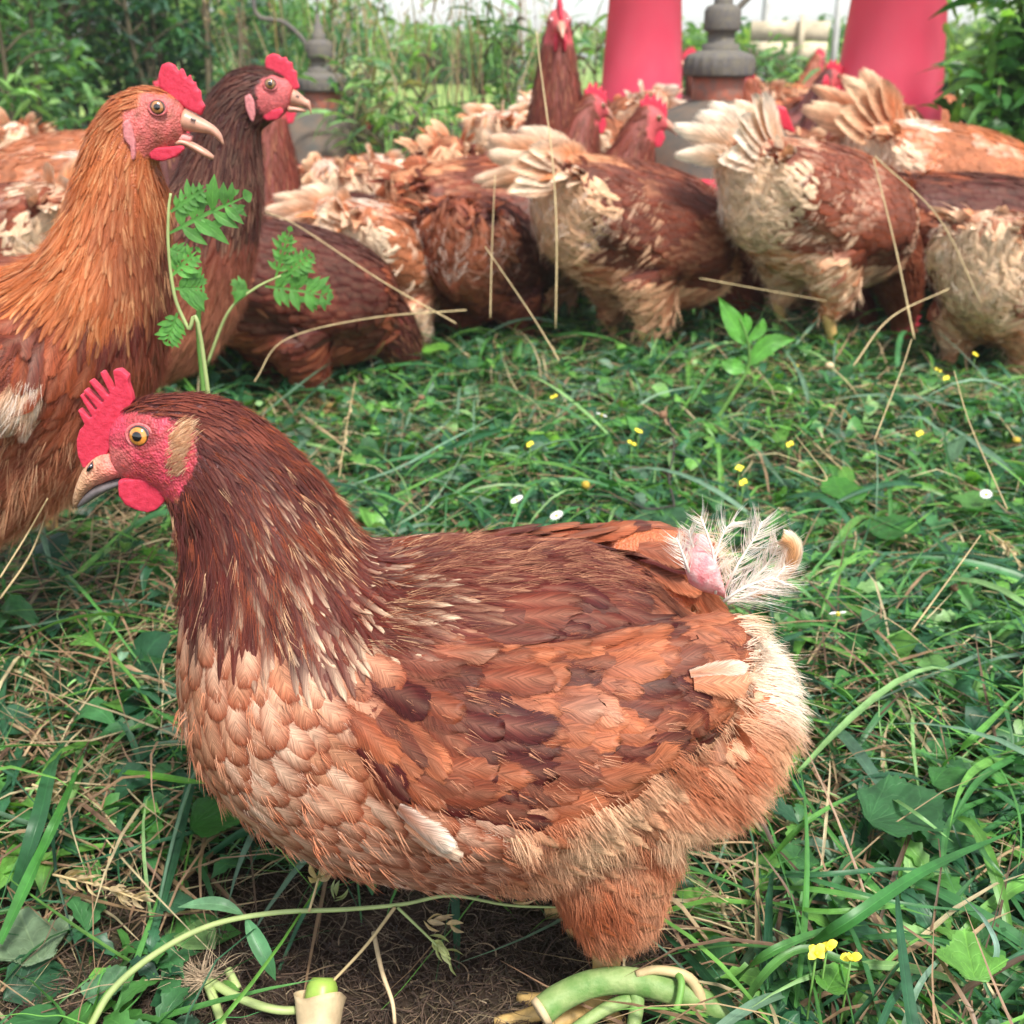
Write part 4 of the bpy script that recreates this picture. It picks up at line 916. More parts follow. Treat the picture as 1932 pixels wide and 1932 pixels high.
    for i in thin(P, rad):
        r, l, p, n = reg[i], loc[i], P[i], Nn[i]; n1 = mnoise.noise(Vector(l * 16) + Vector((seed, 0, 0))); t = sf.tangent(p) + D3((0, 0, -0.22))[0]; q = np.clip(.5 + n1 * .9 + .2 * rng.normal(), 0, 1)
        L, Wd, sh, lf = .034, .0075, 'hackle', .07
        if r == 'neck': L, Wd = .026, .0042; cb = c_neck * (.8 + .3 * rng.random()); ct = lerp(cb, S(214, 160, 122), .5 * (rng.random() < .45)); ce = cb * .75
        elif r == 'wing': L, Wd, sh, lf = .042, .0115, 'broad', .04; cb = lerp(c_wing * .7, c_wing * 1.2, q); ct = lerp(cb, c_lt, .5 * (n1 > .16)); ce = lerp(cb, c_mid, .3)
        elif r == 'fluff': L, Wd, lf = .030, .0065, .16; cb = c_fl * (.85 + .2 * rng.random()); ct = lerp(cb, WHITE, .35 * rng.random()); ce = cb; t = t + rng.normal(0, .35, 3)
        elif r == 'belly': lf = .10; cb = lerp(c_mid, c_fl, q); ct = cb * 1.08; ce = cb * .95; t = t + np.array([0, 0, -.6]) + rng.normal(0, .2, 3)
        elif r == 'saddle' and l[0] > -.06: cb = lerp(c_wing * .9, c_hi, q); ct = lerp(cb, c_lt, .3 * rng.random()); ce = cb * .85
        else: cb = lerp(c_hi, c_lt, q); ct = lerp(cb, c_lt, .35); ce = cb * .85
        g = feather(sf, p, n, t, L * size, Wd * size, sh, lf, .0005 + .001 * rng.random(), cb, ct, ce, rng, 4 if detail < .8 else 5, 3, False, .08, .1, .1)
        (bagW if r == 'wing' else bagB).add(g[0], g[1], None, g[2], g[3])
    bagB.build('plumage', M['feather'], root)['kind'] = 'stuff'
    if bagW.n: bagW.build('wing', M['feather'], root)['kind'] = 'stuff'
    # tail fan: each feather its own piece
    nT, TL, tk = tail
    tc = {'white': (S(206, 140, 96), S(240, 220, 196)), 'buff': (S(190, 116, 78), S(236, 204, 170)), 'brown': (S(120, 60, 44), S(184, 116, 82)), 'pale': (S(214, 160, 118), S(246, 234, 216))}[tk]
    for k in range(nT):
        sg_ = -1 if k % 2 else 1; j_ = (k // 2) / max(1, (nT + 1) // 2 - 1); u = sg_ * j_; el = .42 + .50 * j_ + tailtilt + rng.normal(0, .035); L = TL * (.88 + .16 * math.sin(3 * j_)) * (.9 + .2 * rng.random())
        p0 = np.array([-.150 + .03 * j_, sg_ * (.010 + .010 * (1 - j_)), .236 + .020 * j_]); d = np.array([-math.cos(el), sg_ * .16, math.sin(el)]); sd = np.array([math.sin(el), sg_ * -.35, math.cos(el)]); sd -= d * sd.dot(d) / d.dot(d); sd /= np.linalg.norm(sd); nn = np.cross(sd, d) * sg_
        V_, C_, U_ = [], [], []; rid = rng.random(); Wd = .0225 * (.85 + .3 * rng.random()); cmix = rng.random() * .7; kx = rng.normal(0, .006)
        for s in np.linspace(0, 1, 8):
            wd = Wd * min(1, .35 + s * 1.3) * max(.06, 1 - s ** 2.6) ** .7; ctr = p0 + d * L * s - nn * .012 * s * s + np.array([0, 0, -.03 * s * s]) + sd * kx * s * s
            for c_ in np.linspace(-1, 1, 5):
                V_.append(ctr + sd * c_ * wd + nn * (.0035 * (1 - c_ * c_)) + rng.normal(0, .0004, 3)); C_.append(lerp(lerp(tc[0], tc[1], np.clip(s * 1.2 - cmix + .3 * abs(c_), 0, 1)), tc[1] * .9, abs(c_) ** 2 * .5)); U_.append((c_, s, rid))
        mesh_np('tail_feather', W3(V_), grid_faces(8, 5), M['feather'], root, np.array(C_), np.array(U_))
    tb = Bag()                                                     # soft coverts round the root of the tail
    for k in range(34):
        a = rng.random() * 2 - 1; el = .25 + .75 * rng.random() + tailtilt * .8; p0 = np.array([-.135 - .02 * rng.random(), a * .045, .235 + .012 * rng.random()]); d = np.array([-math.cos(el), a * .7, math.sin(el)]); d /= np.linalg.norm(d); L = .035 + .035 * rng.random()
        pth = W3(np.array([p0, p0 + d * L * .55, p0 + d * L + [-.006, a * .008, -.012]])); g = ribbon(pth, .0080 * size, 'ovate', 5, .12, tuple(np.array([0, -.5, .9]) + rng.normal(0, .3, 3)), lerp(tc[0], tc[1], rng.random() ** .8), 7, rng=rng)
        g[3][:, 2] = rng.random(); tb.add(g[0], g[1], None, g[2], g[3])
    tb.build('tail_coverts', M['feather'], root)['kind'] = 'stuff'
    if fluff:
        def ff(p, n, rng):
            l = local(p)
            if l[0] > -.04 and l[2] > .13 or l[2] > .25 or l[0] > .06: return None
            c = lerp(c_fl, WHITE, np.clip(-(l[0] + .07) * 11, 0, .9) * rng.random() ** .4 * (l[2] > .17)) * (.85 + .25 * rng.random()); return D3((-.7, 0, -.6))[0], .017 * size * (.5 + .8 * rng.random()), .30, .15, c
        pa, cc = fur_on(sf, int(fluff * 1.0), rng, ff, 4, .28, 4, .003)
        if len(pa): strands('down_feathers', pa, cc, .00040, root)['kind'] = 'stuff'
    # head pieces
    cb_ = [(.026, -.001), (.026, .012), (.021, .030), (.016, .022), (.012, .036), (.006, .026), (.001, .040), (-.005, .028), (-.011, .038), (-.016, .024), (-.021, .026), (-.018, .014), (-.006, .016), (.010, .014)]
    V, Q = slab3(HW([(a, 0, b) for a, b in cb_]), hs, .0055 * size, .0017, 2); mesh_np('comb', V, Q, M['comb'], root)
    for sg in (-1, 1):
        wt = [(.022, -.012), (.028, -.022), (.024, -.036), (.015, -.038), (.010, -.028), (.010, -.014)]; V, Q = slab3(HW([(a, sg * .007, b) for a, b in wt]), hs, .004 * size, .0017, 2); mesh_np('wattle', V, Q, M['comb'], root)
        eye_parts(root, HW((.010, sg * .0125, .005))[0], hs * sg, .0056 * size, iris_col=(.35, .16, .05))
    bp_ = spline([(.024, -.002, .0085, .007), (.034, -.005, .0065, .006), (.042, -.010, .004, .0035), (.048, -.017, .001, .001)], 8); a, b, c = ring_loft(HW([(q[0], 0, q[1]) for q in bp_]), np.tile(hu, (8, 1)), np.tile(hs, (8, 1)), bp_[:, 2] * size, bp_[:, 3] * size, 10)
    mesh_np('beak', a, [b, c], M['beak'], root)
    if legs:
        for sg in (-1, 1):
            hk = W3((-.012, sg * .047, .074))[0]; an = W3((.006, sg * .05, .012), False)[0]; leg_parts(root, hk, an, gz, (cw, sw, 0), size)
    return root
# ------------------------------------------------------------------ plants: strips of any outline, many at a time
def g2(x, y): return 0.0 if y < 2.2 else min(0.12, 0.045 * (y - 2.2))
def strips(P, yaw, L, W, rows=6, cols=3, prof='blade', pitch=0.0, arc=0.1, bend=0.2, fold=0.3, roll=0.0, col=None, teeth=0.0, veins=40.0, rng=RNG, lighttip=0.0):
    """n leaves at once -> V, Q, C, U.  P (n,3); yaw,L,W,... scalar or (n,)"""
    n = len(P); f = lambda a: np.broadcast_to(np.asarray(a, float), (n,))[:, None]
    yaw, L, W, pitch, arc, bend, fold, roll = map(f, (yaw, L, W, pitch, arc, bend, fold, roll))
    s = np.linspace(0, 1, rows)[None, :]; c = np.linspace(-1, 1, cols)
    cx = L * (s * np.cos(pitch)); cz = L * (s * np.sin(pitch)) + arc * L * 4 * s * (1 - s) * 0.5 - np.maximum(arc, 0) * L * s ** 3 * 0.9; cyy = bend * L * s ** 2
    if prof == 'blade': w_ = (np.minimum(1, 0.45 + s * 2.2)) * np.clip(1 - s ** 2.2, 0.02, 1)
    elif prof == 'ovate': w_ = np.clip(np.sin(np.pi * np.clip(s, 0, 1) ** 0.75) + 0.03, 0.03, 1)
    elif prof == 'lance': w_ = np.clip(np.sin(np.pi * s ** 0.85), 0.02, 1) ** 0.9
    else: w_ = np.clip(np.sin(np.pi * np.clip(s, 0, 1) ** 0.6), 0.03, 1)
    w_ = np.broadcast_to(w_, (n, rows)) * W
    if teeth: w_ = w_ * (1 - teeth * (np.arange(rows) % 2)[None, :])
    off = c[None, None, :] * w_[:, :, None]; cr, sr = np.cos(roll)[:, :, None], np.sin(roll)[:, :, None]
    zf = np.abs(c)[None, None, :] * w_[:, :, None] * fold[:, :, None]
    X = np.broadcast_to(cx[:, :, None], off.shape); Y = cyy[:, :, None] + off * cr - zf * sr; Zz = cz[:, :, None] + off * sr + zf * cr
    ca, sa = np.cos(yaw)[:, :, None], np.sin(yaw)[:, :, None]
    V = np.stack([P[:, 0, None, None] + X * ca - Y * sa, P[:, 1, None, None] + X * sa + Y * ca, P[:, 2, None, None] + Zz], -1).reshape(-1, 3)
    q = grid_faces(rows, cols); Q = (q[None] + (np.arange(n) * rows * cols)[:, None, None]).reshape(-1, 4)
    C = np.repeat(np.asarray(col, float), rows * cols, 0) if col is not None else np.full((n * rows * cols, 3), .1)
    U = np.stack([np.broadcast_to(c[None, None, :], off.shape), np.broadcast_to(s[:, :, None], off.shape), np.full(off.shape, veins)], -1).reshape(-1, 3)
    return V, Q, C, U
GREENS = np.array([(0.018, 0.075, 0.036), (0.030, 0.11, 0.050), (0.045, 0.15, 0.050), (0.065, 0.20, 0.045), (0.12, 0.29, 0.055), (0.20, 0.36, 0.13), (0.13, 0.23, 0.15)])
DRY = np.array([(0.46, 0.33, 0.19), (0.56, 0.46, 0.28), (0.30, 0.19, 0.11), (0.14, 0.085, 0.055), (0.36, 0.22, 0.14)])
def gcol(n, rng, w=(.16, .19, .20, .18, .13, .07, .07)):
    w = np.array(w) / sum(w); return GREENS[rng.choice(7, n, p=w)] * 1.15 * (0.75 + 0.5 * rng.random((n, 1)))
def dcol(n, rng): return DRY[rng.choice(5, n)] * (0.7 + 0.5 * rng.random((n, 1)))
def dens(px, py, x, y):
    """(green, dry, bare) weights on the ground"""
    bare = 0.0
    if py > 1560: bare = max(bare, min(1, (py - 1560) / 130) * (1 if 420 < px < 1330 else max(0, 1 - (px - 1330) / 90) if px >= 1330 else max(0, (px - 120) / 300)))
    if py > 1700 and px < 900: bare = max(bare, .86)
    if 1180 < px < 1420 and 1480 < py < 1932: bare = max(bare, min(1, .95 * min(1, (1440 - px) / 90)))
    dry = 0.42 + 0.9 * noise2(x, y, 0.22, 9)
    if px < 420 and 950 < py < 1750: dry += .8
    if 1380 < px < 1800 and 860 < py < 1020: dry += .4
    return (1 - bare), np.clip(dry, 0.06, 0.9), bare
def build_litter():
    rng = np.random.default_rng(5); pts = []
    # sample uniformly per square metre, denser close to the camera
    for (y0, y1, hw, n) in ((.28, .62, .62, 17500), (.62, 1.15, .85, 19000), (1.15, 2.3, 1.5, 28000), (2.3, 4.2, 2.6, 15000)):
        y = y0 + (y1 - y0) * rng.random(n); x = (rng.random(n) * 2 - 1) * (hw * (0.55 + .45 * y / y1)); pts.append(np.stack([x, y], 1))
    P = np.concatenate(pts); px, py = proj(np.column_stack([P, np.zeros(len(P))])); z0 = np.array([ground_z(a, b) for a, b in P])
    D = [dens(a, b, c, d) for a, b, (c, d) in zip(px, py, P)]; g, dr, br = np.array(D).T
    m = len(P); h = rng.random(m); mound = np.array([.012 + .05 * max(0, noise2(a, b, .30, 12) + .25) * min(1, max(0, (b - .5) / .3)) for a, b in P]); P3 = np.column_stack([P, z0 + .003 + (.030 * h + mound * (.4 + .6 * h)) * (1 - br * .9)]); r = rng.random(m)
    isbare = rng.random(m) < br; isdry = ~isbare & (r < dr * .56); isgreen = ~isbare & ~isdry
    vis = (py < 2050) & (px > -250) & (px < 2180); G = P3[isgreen]; pg = np.array([noise2(a, b, .35, 4) for a, b in G[:, :2]]); n = len(G); k = rng.random(n)
    # fine blades
    a = k < .42; nn = a.sum(); bag = Bag(); b_ = (G[a][:, 1] < .62)
    V, Q, C, U = strips(G[a], rng.random(nn) * 6.283, 0.035 + .11 * rng.random(nn) ** 1.6, .0007 + .0026 * rng.random(nn) ** 2.0, 6, 3, 'blade', rng.normal(.08, .30, nn), rng.normal(.12, .2, nn), rng.normal(0, .35, nn), .35, rng.normal(0, .6, nn), gcol(nn, rng)); bag.add(V, Q, None, C, U)
    o = bag.build('grass', M['leaf']); tag(o, 'fine blades of cut green grass lying in a thick mat over the ground', 'grass', kind='stuff')
    # small leaves
    bag = Bag(); a = (k >= .42) & (k < .80); nn = a.sum(); cl = gcol(nn, rng, (.18, .20, .20, .18, .12, .05, .07)); L = .012 + .036 * rng.random(nn) ** 1.7
    V, Q, C, U = strips(G[a], rng.random(nn) * 6.283, L, L * (.16 + .24 * rng.random(nn)), 6, 5, 'ovate', rng.normal(.1, .40, nn), rng.normal(.1, .3, nn), rng.normal(0, .25, nn), rng.normal(.25, .3, nn), rng.normal(0, .5, nn), cl, veins=45); bag.add(V, Q, None, C, U)
    o = bag.build('weed_leaves', M['leaf']); tag(o, 'small green weed leaves tangled among the cut grass', 'leaves', kind='stuff')
    # wide long blades, laid every way
    bag = Bag(); a = np.where((k >= .80) & (k < .86))[0]; a = a[rng.random(len(a)) < .75]; nn = len(a); L = .08 + .14 * rng.random(nn)
    V, Q, C, U = strips(G[a] + [0, 0, .012], rng.random(nn) * 6.283, L, .0020 + .0030 * rng.random(nn) ** 2, 10, 5, 'blade', rng.normal(.06, .16, nn), rng.normal(.16, .12, nn), rng.normal(0, .3, nn), .35, rng.normal(0, .5, nn), gcol(nn, rng, (.08, .16, .22, .22, .16, .08, .12)), veins=0); bag.add(V, Q, None, C, U)
    o = bag.build('cut_grass', M['leaf']); tag(o, 'longer and wider blades of cut grass lying across the mat', 'grass', kind='stuff')
    # toothed leaves in whorls
    bag = Bag(); a = np.where(k >= .86)[0]; a = a[rng.random(len(a)) < .45]
    for j in range(5):
        nn = len(a); cl = gcol(nn, rng, (.1, .2, .25, .25, .12, .05, .03)); L = .014 + .018 * rng.random(nn)
        V, Q, C, U = strips(G[a] + [0, 0, .008], j * 1.257 + rng.normal(0, .3, nn) + G[a][:, 0] * 50, L, L * .26, 9, 3, 'lance', rng.normal(.25, .3, nn), .2, rng.normal(0, .2, nn), .3, rng.normal(0, .3, nn), cl, teeth=.38, veins=30); bag.add(V, Q, None, C, U)
    o = bag.build('cut_weeds', M['leaf']); tag(o, 'toothed leaf whorls of cut weeds scattered through the mat', 'weeds', kind='stuff')
    # dry grass and straw
    bag = Bag(); Dp = P3[isdry]; nn = len(Dp)
    V, Q, C, U = strips(Dp + [0, 0, .004], rng.random(nn) * 6.283, .03 + .12 * rng.random(nn) ** 1.3, .0006 + .0014 * rng.random(nn) ** 2, 5, 3, 'blade', rng.normal(.05, .22, nn), rng.normal(.05, .15, nn), rng.normal(0, .2, nn), .35, 0, dcol(nn, rng)); bag.add(V, Q, None, C, U)
    o = bag.build('straw', M['leaf']); tag(o, 'dry tan straw strewn between the green stems', 'straw', kind='stuff')
    # thin green and tan stems and tendrils
    ns = 6500; i = rng.choice(np.where(~isbare & (P[:, 1] < 2.4))[0], ns); st = P3[i]; ang = rng.random(ns) * 6.283; L = .05 + .13 * rng.random(ns); pth = []
    crv = rng.normal(0, 9, ns) * (rng.random(ns) < .5)
    cur = st.copy(); cur[:, 2] += .006; seg = 9
    for s in range(seg):
        pth.append(cur.copy()); ang = ang + crv / seg * .35 + rng.normal(0, .08, ns); stp = (L / seg)[:, None] * np.stack([np.cos(ang), np.sin(ang), np.zeros(ns)], 1); cur = cur + stp; cur[:, 2] += rng.normal(0, .0022, ns)
        zz = np.array([0.0]); cur[:, 2] = np.clip(cur[:, 2], st[:, 2] - .01, st[:, 2] + .016)
    pth = np.stack(pth, 1); cc = np.where((rng.random(ns) < .5)[:, None], gcol(ns, rng, (0, .1, .2, .3, .25, .2, .1)) * 1.2, dcol(ns, rng))
    o = strands('stems', pth, cc, .00045 + .0006 * rng.random(ns) ** 2, None); tag(o, 'thin winding green and tan stems and tendrils in the mat', 'stems', kind='stuff')
    # rootlets, dry moss and crumbs on the bare earth
    B = P3[isbare]; nb = 22000; b = B[rng.choice(len(B), nb)] + np.column_stack([rng.normal(0, .012, (nb, 2)), np.zeros(nb)]); b[:, 2] = np.array([ground_z(p[0], p[1]) for p in b]) + .001
    wv = rng.normal(0, .9, nb); ang = rng.random(nb) * 6.283; L = .004 + .026 * rng.random(nb) ** 2.4; el = np.abs(rng.normal(0, .35, nb)); pth = []
    for s in np.linspace(0, 1, 5):
        pth.append(b + (L * s)[:, None] * np.stack([np.cos(ang + s * wv), np.sin(ang + s * wv), el * (1 - s * .6)], 1) + [0, 0, .002])
    cc = np.array([(.20, .13, .09), (.34, .24, .15), (.09, .055, .04), (.46, .36, .24), (.14, .11, .06)])[rng.choice(5, nb, p=[.28, .13, .40, .05, .14])] * (.35 + .7 * rng.random((nb, 1)) ** 1.5)
    o = strands('rootlets', np.stack(pth, 1), cc, .00018 + .0004 * rng.random(nb) ** 3, None); tag(o, 'brown rootlets and dry moss strewn on bare trampled earth', 'rootlets', kind='stuff')
    nc = 16000; b = B[rng.choice(len(B), nc)] + np.column_stack([rng.normal(0, .012, (nc, 2)), np.zeros(nc)]); b[:, 2] = np.array([ground_z(p[0], p[1]) for p in b]) + .0015
    tet = np.array([(1, 0, -.4), (-.5, .87, -.4), (-.5, -.87, -.4), (0, 0, .9)]); V = (b[:, None] + tet[None] * (.0006 + .0024 * rng.random((nc, 1, 1)) ** 3) * (1 + .5 * rng.normal(size=(nc, 4, 1)))).reshape(-1, 3)
    T = (np.array([(0, 1, 3), (1, 2, 3), (2, 0, 3), (0, 2, 1)])[None] + (np.arange(nc) * 4)[:, None, None]).reshape(-1, 3)
    o = mesh_np('crumbs', V, [T], M['crumb'], None, smooth=False); tag(o, 'crumbs of dark soil on the bare earth', 'soil', kind='stuff')
    # bigger individual leaves left lying: the ones that show largest
    K = rng.choice(np.where(isgreen & (P[:, 1] < 1.7) & (P[:, 1] > .4))[0], 150)
M['crumb'] = mat_plain('soil_crumb', (.05, .033, .024), .95, .1, 90, .5)

# ------------------------------------------------------------------ single plants read off the picture
def pt(px, py, h=0.03):                                   # a point lying h above the ground under that place in the frame
    if py < 1650: h = h + .022
    elif px > 1400: h = h + .028
    p = at_z(px, py, h)
    if p.y > 2.2:
        for _ in range(4): p = at_z(px, py, h + g2(p.x, p.y))
    return np.array(p)
def ribbon(path, W, prof='blade', cols=5, fold=.3, tilt=(0, 0, 1), col=(.06, .2, .05), rows=16, veins=0.0, twist=0.0, wave=0.0, rng=RNG):
    P = spline(path, rows); T = np.gradient(P, axis=0); T /= np.linalg.norm(T, axis=1)[:, None]; V, C, U = [], [], []
    wav = rng.random() * 6
    for i, (p, t) in enumerate(zip(P, T)):
        s = i / (rows - 1); up = np.array(tilt, float) + twist * (s - .3) * np.array([.6, -.8, 0]); sd = np.cross(t, up); sd /= np.linalg.norm(sd) + 1e-9; nn = np.cross(sd, t)
        w_ = W * {'blade': min(1, .55 + s * 1.8) * max(.02, (1 - s ** 3)), 'ovate': max(.03, math.sin(math.pi * s ** .75)), 'round': max(.05, math.sin(math.pi * min(1, s * .93 + .06)) ** .55), 'lance': max(.03, math.sin(math.pi * s ** .85)), 'even': 1}[prof]
        for c in np.linspace(-1, 1, cols):
            V.append(p + sd * c * w_ + nn * (abs(c) * w_ * fold + wave * W * math.sin(s * 14 + c * 3 + wav) * abs(c))); U.append((c, s, veins)); C.append(np.array(col) * (1 + .12 * math.sin(s * 9 + wav)))
    return np.array(V), grid_faces(rows, cols), np.array(C), np.array(U)
def lone(name, g, label, cat, group=None, mat=None, parent=None):
    o = mesh_np(name, g[0], g[1], mat or M['leaf'], parent, g[2], g[3]); o.data.update()
    if parent is None: tag(o, label, cat, group)
    return o
def lobed_leaf(c, yaw, L, col, lobes=5, tilt=.1, rng=RNG, depth=.45, fold=.15):
    """a broad leaf with a lobed, toothed margin, as a fan of triangles with relief"""
    n = 90; V = [np.zeros(3)]; U = [(0, .1, 0)]
    for k, rr in enumerate((.35, .7, 1.0)):
        for i in range(n):
            a = -math.pi + 2 * math.pi * i / n; env = (1 + .55 * math.cos(a)) * .62
            lob = 1 - (depth * .5 * (1 - math.cos(a * lobes)) * .5 + .08 * abs(math.sin(a * lobes * 3.5))) * rr ** 2
            r = L * rr * env * lob; x, y = r * math.cos(a) + L * .25 * rr, r * math.sin(a)
            V.append(np.array([x, y, fold * abs(y) + .05 * L * math.sin(x / L * 7 + 2 * y / L) * rr + rng.normal(0, .004 * L)])); U.append((math.sin(a * lobes / 2 + (math.pi / 2 if lobes % 2 == 0 else 0)) * .9, rr, 22))
    V = np.array(V); T = [(0, 1 + i, 1 + (i + 1) % n) for i in range(n)]; Q = []
    for k in range(2):
        for i in range(n): Q.append((1 + k * n + i, 1 + (k + 1) * n + i, 1 + (k + 1) * n + (i + 1) % n, 1 + k * n + (i + 1) % n))
    ca, sa, ct, st_ = math.cos(yaw), math.sin(yaw), math.cos(tilt), math.sin(tilt); x = V[:, 0] * ct - V[:, 2] * st_; z = V[:, 0] * st_ + V[:, 2] * ct
    W = np.stack([c[0] + x * ca - V[:, 1] * sa, c[1] + x * sa + V[:, 1] * ca, c[2] + z], 1)
    return W, [np.array(T), np.array(Q)], np.tile(col, (len(W), 1)) * (1 + rng.normal(0, .05, (len(W), 1))), np.array(U)
def pinnate(base, tip, W, n, col, rng, name='leaf', parent=None, up=(0, -1, .2)):
    """deeply cut weed leaf: mid rib with toothed leaflets in pairs"""
    base, tip = np.array(base), np.array(tip); mid = lerp(base, tip, .5) + np.array([0, 0, .01]) * np.linalg.norm(tip - base) * 10 * .15; rib = spline([base, mid, tip], 14); bag = Bag(); L = np.linalg.norm(tip - base)
    g = ribbon(rib, .0014, 'blade', 3, .2, up, col, 14); bag.add(g[0], g[1], None, g[2], g[3])
    for k in range(n):
        s = .18 + .78 * k / n; i = s * 13; p = rib[int(i)]; t = rib[min(13, int(i) + 1)] - rib[int(i)]; t /= np.linalg.norm(t); sd = np.cross(t, up); sd /= np.linalg.norm(sd)
        for sg in (-1, 1):
            ll = W * (math.sin(math.pi * (s * .85 + .12)) ** .7) * (.85 + .3 * rng.random()); d = t * .55 + sd * sg; d /= np.linalg.norm(d); e = p + d * ll + rng.normal(0, .08, 3) * ll
            g = ribbon([p, lerp(p, e, .5) + np.array(up) * .05 * ll, e], ll * .19, 'lance', 3, .15, up, np.array(col) * (.85 + .3 * rng.random()), 6, 30); bag.add(g[0], g[1], None, g[2], g[3])
            e2 = p + (t * 1.0 + sd * sg * .6) * ll * .7; g = ribbon([lerp(p, e, .35), e2], ll * .14, 'lance', 3, .1, up, np.array(col) * (.85 + .3 * rng.random()), 4, 30); bag.add(g[0], g[1], None, g[2], g[3])
    g = ribbon([rib[-2], tip + (tip - rib[-2]) * .5], W * .22, 'lance', 3, .1, up, col, 5, 30); bag.add(g[0], g[1], None, g[2], g[3])
    return bag.build(name, M['leaf'], parent)
M['stem'] = mat_plain('green_stem', (.13, .27, .06), .5, .3, 45, .3, .3, .0006)
M['stem_big'] = mat_plain('thick_green_stem', (.10, .22, .05), .55, .3, 70, .35, .9, .0018, col2=(.30, .38, .15))
M['dry_stem'] = mat_plain('dry_stalk', (.50, .38, .20), .6, .3, 60, .25, .3, .0005)
M['black_stem'] = mat_plain('dark_dead_stem', (.05, .04, .035), .6, .3, 60, .3)
M['yellow'] = mat_plain('yellow_petal', (.78, .66, .05), .5, .3, 90, .15)
M['white'] = mat_plain('white_petal', (.80, .80, .76), .5, .3, 90, .1)
M['seed'] = mat_plain('dry_seedhead', (.22, .12, .07), .8, .2, 900, .5, 1.0, .001)
M['button'] = mat_plain('yellow_button', (.50, .34, .05), .7, .2, 900, .5, 1.0, .001)
M['husk'] = mat_plain('dry_husk', (.58, .44, .26), .6, .3, 80, .25, .4, .0006)
M['pith'] = mat_plain('cut_pith', (.28, .42, .07), .4, .5, 120, .2, .3, .0005)
def stem_obj(name, path, r0, r1, mat, parent=None, k=8, n=None):
    n = n or max(8, len(path) * 4); P = spline(path, n); a, b, c = tube(P, np.linspace(r0, r1, n), k); return mesh_np(name, a, [b, c], mat, parent)
def ball(name, c, r, mat, parent=None, sq=(1, 1, 1), rough=0.12):
    bm = bmesh.new(); bmesh.ops.create_icosphere(bm, subdivisions=2, radius=1.0)
    V = np.array([tuple(v.co) for v in bm.verts]); T = np.array([[v.index for v in f.verts] for f in bm.faces]); bm.free()
    V = V * (1 + rough * np.array([mnoise.noise(Vector(v) * 3.1 + Vector((c[0] * 90, 0, 0))) for v in V]))[:, None] * r * np.array(sq) + np.array(c); return mesh_np(name, V, [T], mat, parent)
def spikelets(parent, path, n, L, W, rng, col=(.55, .42, .25), name='seed_husks'):
    bag = Bag(); P = spline(path, 30)
    for k in range(n):
        i = int(rng.random() * 29); t = P[min(29, i + 1)] - P[max(0, i - 1)]; t /= np.linalg.norm(t) + 1e-9; sd = rng.normal(0, 1, 3); sd -= t * sd.dot(t); sd /= np.linalg.norm(sd); e = P[i] + (t * 1.0 + sd * .55) * L * (.7 + .5 * rng.random())
        g = ribbon([P[i], lerp(P[i], e, .5) + sd * W * .6, e], W, 'lance', 3, .6, sd, np.array(col) * (.75 + .5 * rng.random()), 6, 12); bag.add(g[0], g[1], None, g[2], g[3])
    o = bag.build(name, M['leaf'], parent); o['kind'] = 'stuff'; return o
